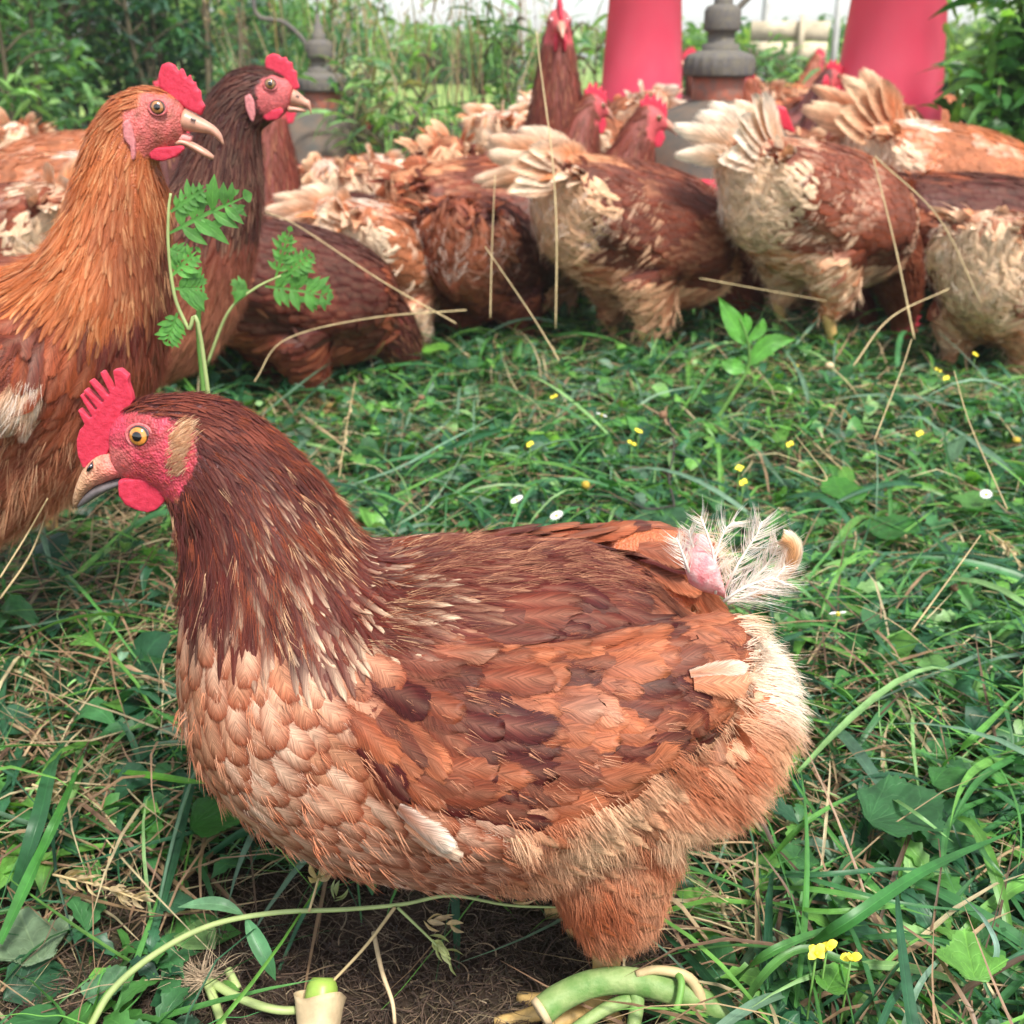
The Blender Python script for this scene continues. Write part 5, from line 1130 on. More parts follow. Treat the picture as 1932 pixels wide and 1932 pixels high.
def build_heroes():
    rng = np.random.default_rng(31)
    # thick cut stem in front of the foot
    root = empty('severed_weed', tuple(pt(1180, 1890, 0)), 0, 'thick juicy green stem lying cut in front of the large hen\'s foot', 'plant stem')
    stem_obj('stem', [pt(1022, 1908, 0.042), pt(1060, 1880, 0.046), pt(1120, 1855, 0.052), pt(1190, 1850, 0.054), pt(1260, 1868, 0.052), pt(1330, 1890, 0.046), pt(1380, 1925, 0.040)], .0076, .0060, M['stem_big'], root, 14, 26)
    stem_obj('branch', [pt(1196, 1860, 0.050), pt(1202, 1890, 0.046), pt(1195, 1940, 0.040)], .0042, .0036, M['stem_big'], root, 10)
    stem_obj('branch', [pt(1190, 1885, 0.046), pt(1140, 1905, 0.042), pt(1080, 1945, 0.038)], .0038, .003, M['stem_big'], root, 10)
    stem_obj('leaf_stalk', [pt(1330, 1900, 0.046), pt(1300, 1845, 0.060), pt(1240, 1830, 0.062), pt(1200, 1838, 0.060)], .0032, .002, M['dry_stem'], root, 8)
    stem_obj('leaf_stalk', [pt(1268, 1828, 0.060), pt(1285, 1850, 0.062), pt(1280, 1890, 0.056), pt(1262, 1940, 0.046)], .002, .0018, M['stem'], root, 8)
    e = pt(1020, 1910, 0.042); d = pt(1022, 1908, 0.042) - pt(1060, 1880, 0.046); d /= np.linalg.norm(d)
    a, b, c = tube(np.array([e - d * .002, e + d * .0012]), [.0079, .0074], 14); mesh_np('cut_end', a, [b, c], M['husk'], root)
    # short cut stalk, hollow sheath round a bright core
    root = empty('cut_stalk', tuple(pt(607, 1925, 0)), 0, 'short cut stalk with papery tan sheath and bright green core at the bottom edge', 'plant stalk')
    b0, b1 = pt(600, 1960, .012), pt(606, 1885, .026); d = (b1 - b0) / np.linalg.norm(b1 - b0)
    k = 26; V = []; sd = np.cross(d, [0, 1, 0]); sd /= np.linalg.norm(sd); up = np.cross(sd, d)
    for j, (s, r) in enumerate(((0, .0105), (.5, .0120), (.95, .0130), (1.12, .0138), (1.10, .0130), (1.0, .0124), (.8, .0116))):
        for i in range(k): 
            a_ = i * 6.2832 / k; q = 1 + .12 * math.sin(3 * a_ + 1) * s; V.append(lerp(b0, b1, s + .10 * math.sin(2 * a_) * (s > .9)) + (sd * math.cos(a_) + up * math.sin(a_)) * r * q)
    mesh_np('sheath', V, grid_faces(7, k, True), M['husk'], root)
    a, b, c = tube(spline([b0, lerp(b0, b1, .6), lerp(b0, b1, 1.25), lerp(b0, b1, 1.55)], 8), [.0085, .0088, .0090, .0092, .0090, .0085, .0075, .0055], 16); mesh_np('core', a, [b, c], M['pith'], root)
    # long seed-bearing grass stalk arching across the front
    root = empty('seed_grass', tuple(pt(170, 1925, 0)), 0, 'long pale grass stalk with seed heads arching across the bare earth below the hen', 'grass stalk')
    main = [pt(165, 1945, .02), pt(215, 1865, .035), pt(300, 1795, .05), pt(400, 1745, .06), pt(520, 1722, .065), pt(650, 1716, .068), pt(760, 1706, .07), pt(850, 1690, .075), pt(960, 1708, .075), pt(1060, 1712, .078)]
    stem_obj('stalk', main, .0021, .0006, M['stem_pale'], root, 8, 60)
    stem_obj('side_stalk', [pt(583, 1720, .068), pt(600, 1660, .085), pt(612, 1600, .10), pt(625, 1520, .12)], .0008, .0006, M['dry_stem'], root, 6)
    stem_obj('side_stalk', [pt(745, 1712, .07), pt(690, 1785, .05), pt(620, 1860, .03)], .0010, .0008, M['dry_stem'], root, 6)
    stem_obj('side_stalk', [pt(750, 1712, .07), pt(800, 1760, .06), pt(850, 1810, .05)], .0009, .0006, M['stem_pale'], root, 6)
    spikelets(root, [pt(600, 1660, .085), pt(612, 1600, .10), pt(626, 1525, .12)], 26, .012, .0018, rng)
    spikelets(root, [pt(810, 1765, .06), pt(850, 1805, .05)], 9, .009, .0016, rng, (.42, .46, .2))
    spikelets(root, [pt(790, 1735, .065), pt(855, 1745, .06)], 9, .009, .0016, rng)
    spikelets(root, [pt(960, 1708, .075), pt(1000, 1680, .08)], 4, .010, .0015, rng); spikelets(root, [pt(1060, 1712, .078), pt(1095, 1700, .08)], 3, .010, .0015, rng)
    spikelets(root, [pt(630, 1700, .08), pt(640, 1680, .085)], 4, .010, .0016, rng, (.35, .4, .2))
    for ps, W, cl in (([(460, 1726, .062), (420, 1708, .07), (375, 1706, .068), (335, 1712, .06)], .0038, (.16, .34, .17)), ([(463, 1730, .062), (482, 1770, .055), (505, 1815, .045), (520, 1850, .03)], .0046, (.10, .28, .12))):
        lone('blade', ribbon([pt(*q) for q in ps], W, 'lance', 5, .35, (0, -.5, 1), cl, 12), '', '', parent=root)
    # broad grass blades
    BL = [([(1350, 1935), (1385, 1860), (1450, 1800), (1560, 1755), (1640, 1745)], 26, .05, (.07, .22, .05), 'broad folded grass blade curving up from the bottom edge beside the thick stem'),
          ([(1370, 1945), (1450, 1830), (1520, 1790), (1600, 1815), (1660, 1840)], 20, .045, (.11, .28, .07), 'grass blade bent sharply over next to the thick cut stem'),
          ([(1500, 1800), (1600, 1740), (1750, 1640), (1932, 1560)], 30, .075, (.045, .19, .04), 'wide dark green grass blade slanting up to the right edge'),
          ([(1435, 1632), (1560, 1668), (1700, 1705), (1860, 1720)], 14, .04, (.06, .20, .07), 'long straight grass blade lying flat right of the hen\'s belly'),
          ([(1430, 1675), (1540, 1680), (1650, 1700), (1760, 1730)], 16, .045, (.12, .32, .07), 'bright grass blade, middle one of the flat bundle right of the hen'),
          ([(1440, 1700), (1540, 1720), (1640, 1715), (1740, 1705)], 14, .05, (.14, .36, .07), 'bright green grass blade, lowest of the flat bundle right of the hen'),
          ([(1430, 1655), (1560, 1650), (1700, 1640), (1810, 1650)], 13, .04, (.05, .17, .07), 'bluish grass blade, topmost of the flat bundle right of the hen'),
          ([(1450, 1625), (1530, 1545), (1650, 1480)], 13, .06, (.11, .30, .06), 'narrow grass blade leaning over the round leaf'),
          ([(1640, 1480), (1720, 1530), (1800, 1590)], 12, .06, (.18, .36, .12), 'pale grass blade sloping down right of the round leaf'),
          ([(1780, 1445), (1850, 1380), (1945, 1285)], 16, .07, (.13, .36, .06), 'bright grass blade rising toward the right edge above the others'),
          ([(1540, 1350), (1600, 1400), (1660, 1480), (1700, 1520)], 34, .045, (.10, .21, .13), 'pale bluish drooping strap leaf just right of the hen\'s fluff'),
          ([(1830, 1520), (1850, 1600), (1900, 1660)], 16, .05, (.07, .20, .06), 'folded grass blade hanging down at the right edge'),
          ([(1880, 1500), (1800, 1540), (1780, 1620), (1800, 1680)], 15, .05, (.06, .2, .05), 'looped grass blade near the right edge'),
          ([(0, 1780), (60, 1650), (110, 1540), (160, 1420)], 30, .06, (.06, .23, .04), 'broad green grass blade rising along the lower left edge'),
          ([(20, 1700), (70, 1560), (100, 1440), (130, 1390)], 34, .04, (.035, .13, .05), 'wide dark strap leaf behind the tall blade on the left'),
          ([(215, 1455), (290, 1465), (360, 1475), (420, 1480)], 18, .05, (.10, .30, .03), 'bright horizontal grass blade left of the hen\'s breast'),
          ([(700, 1010), (760, 985), (830, 930), (900, 800)], 5, .06, (.2, .34, .2), 'thin pale blade standing behind the hen\'s neck'),
          ([(650, 920), (760, 880), (850, 830), (960, 775)], 6, .05, (.22, .40, .26), 'long pale green stem arching behind the hen\'s neck'),
          ([(1180, 790), (1240, 745), (1340, 728), (1400, 740)], 5, .05, (.26, .42, .26), 'pale arching stem in the middle of the cut weeds'),
          ([(1930, 1420), (1850, 1470), (1790, 1560)], 16, .055, (.06, .22, .05), 'grass blade drooping left from the right edge'),
          ([(1700, 1945), (1740, 1850), (1800, 1780)], 14, .05, (.24, .40, .28), 'pale stiff blade standing in the bottom right corner'),
          ([(1840, 1860), (1880, 1800), (1860, 1740), (1815, 1690)], 13, .06, (.26, .42, .34), 'pale blue-green blade leaning in the bottom right corner'),
          ([(930, 810), (1000, 818), (1090, 815)], 12, .04, (.2, .42, .06), 'short bright blade lying among the weeds behind the hen\'s back')]
    for pts, wpx, h, cl, lab in BL:
        n = len(pts); path = [pt(x, y, .012 + h * math.sin(math.pi * (i + .6) / (n + .6)) ) for i, (x, y) in enumerate(pts)]; W = wpx * .5 * path[n // 2][1] * 1.12 / F
        lone('wide_grass', ribbon(path, W, 'blade', 5, .32, (0, -.35, 1), np.array(cl) * .95, 20, 0, twist=rng.normal(0, .5)), lab, 'grass blade', 'broad grass blades in the foreground')
    # big leaves
    LF = [(1640, 1550, 118, .3, 7, (.045, .15, .05), 'large round lobed leaf under the slanting blades on the right', .25, .06), (75, 1815, 100, 2.2, 5, (.20, .30, .17), 'pale grey-green ragged leaf on bare earth in the lower left', .6, .02), (1490, 1640, 60, 1.0, 5, (.06, .2, .06), 'green leaf with holes at the edge of the bare earth', .4, .03),
          (360, 1560, 95, .4, 4, (.035, .15, .02), 'dark glossy leaf tucked under the hen\'s breast', .5, .03), (310, 1700, 46, -.4, 3, (.06, .17, .09), 'small bluish leaf beside the straw left of the hen', .4, .03), (1850, 1590, 105, 2.6, 5, (.04, .15, .05), 'broad dark leaf at the right edge', .3, .04),
          (1020, 845, 48, 1.2, 3, (.16, .38, .04), 'bright heart-shaped leaf left of the yellow flowers', .2, .04), (800, 665, 42, .5, 3, (.14, .36, .05), 'bright rounded leaf under the flock\'s feet', .2, .04), (1490, 735, 60, 3.4, 5, (.10, .28, .04), 'lobed bright leaf below the upright weed', .4, .05),
          (1240, 1010, 90, 1.2, 3, (.05, .14, .06), 'dull broad leaf just above the hen\'s back', .2, .03), (1600, 945, 70, 1.6, 3, (.06, .22, .03), 'upright cluster leaf right of the hen\'s tail', .4, .05), (1650, 1010, 75, .4, 3, (.04, .16, .03), 'dark leaf below the cluster leaf right of the tail', .3, .04),
          (1740, 1240, 50, -1.4, 3, (.16, .36, .10), 'pointed light leaf hanging at mid right', .3, .05), (1830, 960, 55, 1.0, 5, (.09, .24, .05), 'sunlit toothed leaf near the right edge', .45, .05), (890, 890, 40, -.4, 3, (.10, .32, .04), 'bright leaf lying behind the hen\'s shoulders', .3, .03),
          (1840, 1850, 80, 1.4, 5, (.16, .40, .07), 'bright lobed leaf in the bottom right corner', .5, .06), (1100, 1080, 30, .3, 3, (.1, .3, .05), 'little leaf behind the hen\'s back', .3, .03), (60, 1290, 60, .8, 3, (.05, .2, .05), 'green leaf among straw on the left', .4, .03), (1560, 1870, 50, .9, 3, (.12, .34, .05), 'light leaf beside the yellow flowers at the bottom', .5, .05),
          (170, 1890, 60, 1.0, 3, (.12, .26, .13), 'small pale leaf at the bottom left', .5, .015), (1760, 1480, 60, .2, 4, (.05, .18, .04), 'crinkled leaf between the blades on the right', .4, .05), (720, 960, 40, 1.2, 3, (.08, .26, .05), 'small green leaf at the hen\'s nape', .3, .03)]
    for x, y, r, yw, lb, cl, lab, dp, h in LF:
        p = pt(x, y, h); L = r * np.linalg.norm(p - [0, 0, .5]) / F * 1.05
        W, TQ, C, U = lobed_leaf(p, yw, L, np.array(cl) * .85, lb, .12, rng, dp)
        lone('broad_leaf', (W, TQ, C, U), lab, 'leaf', 'broad leaves lying in the cut weeds')
    # ragweed standing in front of the dark hen
    Y = .70
    def A(x, y, d=0): return np.array(at_y(x, y, Y + d))
    root = empty('weed_plant', (float(A(340, 700)[0]), Y, 0), 0, 'feathery-leaved green weed standing in front of the open-beaked hen\'s breast', 'weed')
    stem_obj('stem', [np.array([A(400, 800)[0], Y, .0]), A(385, 680), A(355, 620), A(330, 560), A(318, 470), A(318, 400), A(322, 365)], .0015, .0008, M['stem_pale'], root, 8, 40)
    gl = (.11, .32, .06)
    for b_, t_, W, n in (((320, 440), (470, 368), .020, 6), ((322, 400), (395, 352), .010, 5), ((325, 520), (375, 470), .012, 4), ((330, 545), (385, 545), .015, 5), ((335, 590), (315, 650), .012, 5), ((320, 470), (345, 480), .008, 3)):
        pinnate(A(*b_), A(*t_), W, n, np.array(gl) * (.8 + .3 * rng.random()), rng, 'leaf', root)
    root = empty('weed_plant', (float(A(382, 700)[0]), Y + .03, 0), 0, 'straight bare green weed stem standing beside the dark hen\'s breast', 'weed')
    stem_obj('stem', [np.array([A(378, 900)[0], Y + .03, 0.0]), A(380, 700, .03), A(382, 560, .03)], .0019, .0017, M['stem'], root, 8, 12)
    Y = .95
    root = empty('weed_plant', (float(A(420, 640)[0]), Y, 0), 0, 'spreading weed with bright jagged leaves before the resting brown hen', 'weed')
    stem_obj('stem', [A(390, 690), A(430, 590), A(480, 545), A(530, 520)], .0014, .0008, M['stem_pale'], root, 8, 20)
    for b_, t_, W, n in (((500, 540), (625, 560), .022, 7), ((520, 525), (548, 430), .012, 6), ((470, 548), (440, 545), .012, 4), ((540, 520), (590, 480), .014, 5)):
        pinnate(A(*b_), A(*t_), W, n, np.array(gl) * (.8 + .3 * rng.random()), rng, 'leaf', root)
    Y = 1.35
    root = empty('weed_plant', (float(A(1400, 700)[0]), Y, 0), 0, 'upright weed with a light leaf bud standing under the middle hens', 'weed')
    stem_obj('stem', [A(1340, 810), A(1385, 740), A(1412, 690), A(1410, 640), A(1395, 600)], .003, .0012, M['stem'], root, 8, 20)
    for ps, W in (([(1405, 650), (1385, 610), (1355, 560)], .013), ([(1410, 645), (1435, 620), (1440, 600)], .007), ([(1412, 690), (1450, 650), (1500, 640)], .012), ([(1412, 700), (1380, 690), (1360, 680)], .010), ([(1400, 640), (1410, 610), (1405, 590)], .006)):
        lone('leaf', ribbon([A(*q) for q in ps], W, 'lance', 5, .2, (0, -1, .3), (.12, .36, .06), 12, 25, wave=.15), '', '', parent=root)
    # dry stalks standing and leaning in front of the flock
    ST = [([(925, 600, 1.30), (928, 470, 1.33), (934, 330, 1.36)], .0022, 'thin dry stalk standing before the dark brown hen of the middle'), ([(1048, 620, 1.30), (1050, 450, 1.32), (1042, 300, 1.35), (1020, 130, 1.40), (1012, 60, 1.42)], .0030, 'tall straight straw stalk rising in front of the craning hen'),
          ([(860, 610, 1.25), (720, 530, 1.3), (560, 425, 1.38), (500, 400, 1.4)], .0026, 'long straw leaning left across the resting brown hen'), ([(1055, 680, 1.15), (1000, 590, 1.2), (915, 465, 1.25)], .0022, 'straw leaning left below the middle hens'),
          ([(1725, 640, 1.35), (1690, 470, 1.4), (1648, 300, 1.45)], .0034, 'pale stalk leaning before the big fluffy hen on the right'), ([(1650, 295, 1.45), (1770, 410, 1.42), (1850, 570, 1.38)], .0026, 'bent-over end of straw sloping right before the speckled hen'),
          ([(1320, 525, 1.5), (1430, 545, 1.48), (1560, 568, 1.46)], .0022, 'straw lying across the legs of the two middle hens'), ([(1610, 690, 1.25), (1680, 600, 1.3), (1790, 545, 1.36)], .0030, 'forked dry twig under the hens at the right'), ([(0, 1130, .70), (60, 1040, .72), (105, 915, .74)], .0022, 'green-tan stalk standing against the left edge'),
          ([(0, 1090, .68), (50, 1010, .7), (90, 940, .7)], .0018, 'second stalk at the left edge, lower and thinner'), ([(880, 585, 1.35), (700, 600, 1.3), (540, 640, 1.2), (480, 720, 1.1)], .0024, 'straw bent like an elbow under the resting hen'), ([(1480, 880, .95), (1560, 905, .93), (1500, 820, .98)], .0016, 'small kinked straw above the hen\'s tail'),
          ([(1650, 830, 1.0), (1700, 700, 1.05), (1720, 640, 1.08)], .0018, 'reddish dry stalk in the weeds at the right'), ([(1900, 960, .9), (1830, 800, 1.0), (1800, 700, 1.05)], .0018, 'reddish dry stalk nearest the right edge'), ([(1720, 1190, .75), (1800, 1080, .78), (1850, 1010, .8)], .0020, 'grey stalk slanting up at mid right')]
    for pts, r, lab in ST:
        P = [np.array(at_y(*q)) for q in pts]; o = stem_obj('dry_stalk', P, r * .36, r * .22, M['dry_stem'], None, 7, 24); tag(o, lab, 'dry stalk', 'dry stalks standing among the cut weeds')
    # black wiry stem with seed heads above the hen's back
    root = empty('dead_weed', tuple(pt(1270, 1020, 0)), 0, 'black wiry dead stem with brown seed heads above the large hen\'s back', 'dead weed')
    stem_obj('stem', [pt(1268, 1020, .01), pt(1272, 955, .04), pt(1262, 900, .055), pt(1272, 845, .07), pt(1262, 790, .09)], .0014, .001, M['black_stem'], root, 6, 24)
    stem_obj('branch', [pt(1268, 955, .04), pt(1220, 960, .045), pt(1170, 940, .045), pt(1100, 935, .04)], .001, .0008, M['black_stem'], root, 6, 16); stem_obj('branch', [pt(1240, 1012, .03), pt(1180, 985, .035), pt(1130, 960, .04), pt(1060, 950, .04)], .001, .0008, M['black_stem'], root, 6, 16)
    ball('seed_head', pt(1251, 783, .092), .0052, M['seed'], root); ball('seed_head', pt(1255, 1020, .035), .0048, M['button'], root); ball('seed_head', pt(1105, 915, .05), .0048, M['button'], root)
    SH = [(1565, 690, .10, (1640, 780), M['husk'], 'dry tan seed head on a leaning stalk under the right-hand hens'), (1918, 830, .07, (1850, 760), M['button'], 'ochre button seed head at the right edge'), (795, 750, .06, (770, 800), M['seed'], 'small brown seed head behind the hen\'s nape'), (1822, 1105, .04, (1860, 1060), M['seed'], 'brown round seed head, upper of the pair at mid right'),
          (1905, 1125, .04, (1800, 1130), M['seed'], 'brown round seed head near the right edge'), (1800, 1108, .04, (1840, 1150), M['seed'], 'brown round seed head, lower left of the pair at mid right'), (1700, 1160, .04, (1730, 1230), M['seed'], 'tiny brown seed head with a white petal at mid right')]
    for x, y, h, e, m, lab in SH:
        p = pt(x, y, h); root = empty('seedhead', tuple(p * [1, 1, 0]), 0, lab, 'seed head', 'dry seed heads in the weeds'); ball('head', p, .0048 if m is not M['husk'] else .006, m, root, (1, 1, .8)); stem_obj('stalk', [p, lerp(p, pt(*e, h * .4), .5) + [0, 0, .006], pt(*e, h * .3)], .0009, .0008, M['dry_stem'], root, 6, 10)
    # little flowers
    def flower(x, y, kind, lab, h=.07):
        p = pt(x, y, h); root = empty('flower', tuple(p * [1, 1, 0]), 0, lab, 'flower', kind + ' flowers in the cut weeds'); npet, r = (4, .0050) if kind == 'yellow' else (13, .0066)
        for k in range(npet):
            a_ = k * 6.283 / npet + x; d = np.array([math.cos(a_), math.sin(a_) * .75, .25 + .5 * math.sin(a_ + x)]); g = ribbon([p, p + d * r * .5 + [0, 0, .001], p + d * r], r * (.42 if kind == 'yellow' else .16), 'round', 3, .1, (0, -.6, 1), (1, 1, 1), 5)
            mesh_np('petal', g[0], g[1], M['yellow'] if kind == 'yellow' else M['white'], root)
        ball('centre', p + [0, -.0005, .001], r * (.2 if kind == 'yellow' else .3), M['yellow'], root); stem_obj('stalk', [p, p * [1, 1, .5], p * [1, 1, 0] + [.004, .004, 0]], .0006, .0006, M['stem'], root, 5, 6)
    for x, y, lab in ((1192, 838, 'yellow flower, larger of the pair in the middle of the weeds'), (1205, 815, 'yellow flower just above the larger one in the middle'), (1500, 690, 'yellow flower under the right-hand hens, left one'), (1770, 700, 'yellow flower cluster piece below the far right hen'), (1785, 715, 'yellow flower beside the cluster below the far right hen'), (1395, 885, 'yellow flower above the hen\'s tail'), (1402, 912, 'second yellow flower above the hen\'s tail'), (1045, 750, 'small yellow flower between the bright leaves'), (1000, 840, 'yellow flower left of the bright heart-shaped leaf'),
                      (1490, 840, 'yellow flower in the middle right of the weeds'), (1735, 820, 'yellow flower among reddish dry stalks'), (1540, 1800, 'yellow flower, left one of the pair at the bottom'), (1605, 1810, 'yellow flower, right one of the pair at the bottom'), (1560, 1790, 'smaller yellow flower between the two at the bottom'), (1840, 670, 'yellow flower nearest the right edge')): flower(x, y, 'yellow', lab)
    for x, y, lab in ((1050, 975, 'white daisy just above the hen\'s back'), (1135, 785, 'white daisy near the middle of the weeds'), (975, 945, 'faded whitish flower behind the hen\'s shoulders'), (1860, 935, 'little white daisy at the right'), (1580, 1160, 'white-petalled flower right of the hen\'s tail')): flower(x, y, 'white', lab, .065)
    # seed-bearing ears lying left and right
    for ps, n, lab in (([(100, 1650, .05), (190, 1672, .05), (270, 1700, .045)], 30, 'dry straw-coloured grass ear lying left of the hen'), ([(1860, 1000, .06), (1900, 1030, .06), (1925, 1070, .05)], 18, 'drooping brown grass ear at the right edge'), ([(60, 1480, .04), (90, 1490, .035), (110, 1500, .03)], 16, 'small rusty seed cluster at the left edge'), ([(670, 720, .08), (655, 800, .06), (640, 900, .04)], 14, 'slender reddish seed spike behind the hen\'s head')):
        P = [pt(*q) for q in ps]; root = empty('grass_ear', tuple(P[0] * [1, 1, 0]), 0, lab, 'grass ear', 'ears of ripe grass in the weeds'); stem_obj('stalk', P, .0009, .0006, M['dry_stem'], root, 5, 12); spikelets(root, P, n, .011, .0016, rng)
    # roots and tuft on the bare earth
    root = empty('root_tuft', tuple(pt(390, 1850, 0)), 0, 'pulled-up weed with frayed roots and two pale stems on the earth at lower left', 'uprooted weed')
    stem_obj('stem', [pt(395, 1850, .02), pt(450, 1882, .022), pt(520, 1905, .02), pt(585, 1905, .015)], .0026, .0022, M['stem_pale'], root, 8, 20); stem_obj('stem', [pt(390, 1850, .02), pt(405, 1890, .018), pt(425, 1950, .015)], .0028, .0024, M['stem_pale'], root, 8, 14); stem_obj('stem', [pt(430, 1830, .018), pt(450, 1865, .014)], .0026, .002, M['stem_pale'], root, 8, 8)
    pa = []
    for k in range(140):
        p = pt(385 + rng.normal(0, 9), 1845 + rng.normal(0, 8), .02); d = rng.normal(0, 1, 3) * [1, .5, .5] + [-.5, 0, .25]; u = np.linspace(0, 1, 6)[:, None]; pa.append(p + d / np.linalg.norm(d) * .026 * rng.random() * u + rng.normal(0, .006, 3) * u ** 2)
    strands('root_hairs', np.array(pa), np.array([(.5, .38, .26)] * 140) * (.5 + .6 * rng.random((140, 1))), .00035, root)['kind'] = 'stuff'
    for ps, lab in (([(1372, 1690, .05), (1365, 1720, .045), (1400, 1790, .03), (1440, 1850, .02), (1430, 1932, .01)], 'pale crooked rootlet lying on the bare earth behind the thick stem'), ([(705, 1760, .03), (720, 1830, .03), (740, 1890, .02), (745, 1932, .01)], 'thin brown twig standing from the bare earth under the hen')):
        o = stem_obj('root', [pt(*q) for q in ps], .0014, .001, M['husk'], None, 7, 24); tag(o, lab, 'root')
M['stem_pale'] = mat_plain('pale_green_stem', (.34, .42, .16), .45, .4, 40, .25, .2, .0004)
M['stem_pale'].name = 'pale_green_stem'
# ------------------------------------------------------------------ bushes, tall weeds and far trees
def bush(name, label, c, size, nleaf, cols, L, W, seed, lean=(0, 0), cat='bush', group=None, prof='lance', clump=7, teeth=0.0, stems=6, mat=None, rows=5, fill=1.0):
    """c ground centre, size (rx, ry, height): stems that branch, leaves spread in clumps through the crown"""
    rng = np.random.default_rng(seed); gz = ground_z(c[0], c[1]); root = empty(name, (c[0], c[1], gz), 0, label, cat, group); rx, ry, h = size
    bag = Bag(); twigs = []
    for k in range(stems):
        a = rng.random() * 6.283; r = rng.random() ** .5; top = np.array([c[0] + rx * .8 * r * math.cos(a), c[1] + ry * .8 * r * math.sin(a), gz + h * (.75 + .25 * rng.random()) * (1 - .25 * r)]); b0 = np.array([c[0] + rx * .35 * r * math.cos(a), c[1] + ry * .35 * r * math.sin(a), gz])
        P = spline([b0, lerp(b0, top, .5) + rng.normal(0, .04, 3), top], 12); V, Q, T = tube(P, np.linspace(.010, .003, 12) * min(1.5, h), 6); bag.add(V, Q, T, (.12, .10, .06)); twigs.append(P)
        for j in range(9):
            s = .2 + .8 * rng.random(); p = P[int(s * 11)]; a2 = rng.random() * 6.283; l2 = (rx + ry) * .5 * (.25 + .4 * rng.random()); e = p + np.array([math.cos(a2), math.sin(a2), .5]) * l2; P2 = spline([p, lerp(p, e, .5) + [0, 0, .02], e], 6); V, Q, T = tube(P2, np.linspace(.004, .0015, 6), 5); bag.add(V, Q, T, (.10, .12, .05)); twigs.append(P2)
    bag.build('stem', mat_wood, root)
    tw = np.concatenate(twigs); nc = max(1, nleaf // clump); ctr = tw[rng.integers(0, len(tw), nc)] + rng.normal(0, 1, (nc, 3)) * [rx * .16, ry * .16, h * .06]
    ctr = ctr[ctr[:, 2] > gz + .02]; nc = len(ctr); P = np.repeat(ctr, clump, 0) + rng.normal(0, L * .35, (nc * clump, 3)); n = len(P)
    tint = np.repeat(rng.random(nc), clump); cols = np.array(cols); cc = cols[(tint * len(cols)).astype(int) % len(cols)] * (.7 + .6 * rng.random((n, 1)))
    LL = L * (.6 + .7 * rng.random(n)); V, Q, C, U = strips(P, rng.random(n) * 6.283, LL, W * (.7 + .6 * rng.random(n)), rows, 3, prof, rng.normal(.1, .55, n), .15, rng.normal(0, .3, n), .25, rng.normal(0, .7, n), cc, teeth=teeth, veins=30, rng=rng)
    o = mesh_np('foliage', V, Q, mat or M['far_leaf'], root, C, U); o['kind'] = 'stuff'; return root
mat_wood = mat_plain('twig_bark', (.12, .10, .06), .8, .2, 40, .3)
DG = [(.03, .10, .055), (.045, .14, .065), (.07, .20, .075), (.13, .30, .10)]
LG = [(.11, .26, .10), (.17, .35, .11), (.24, .44, .13), (.08, .20, .08)]
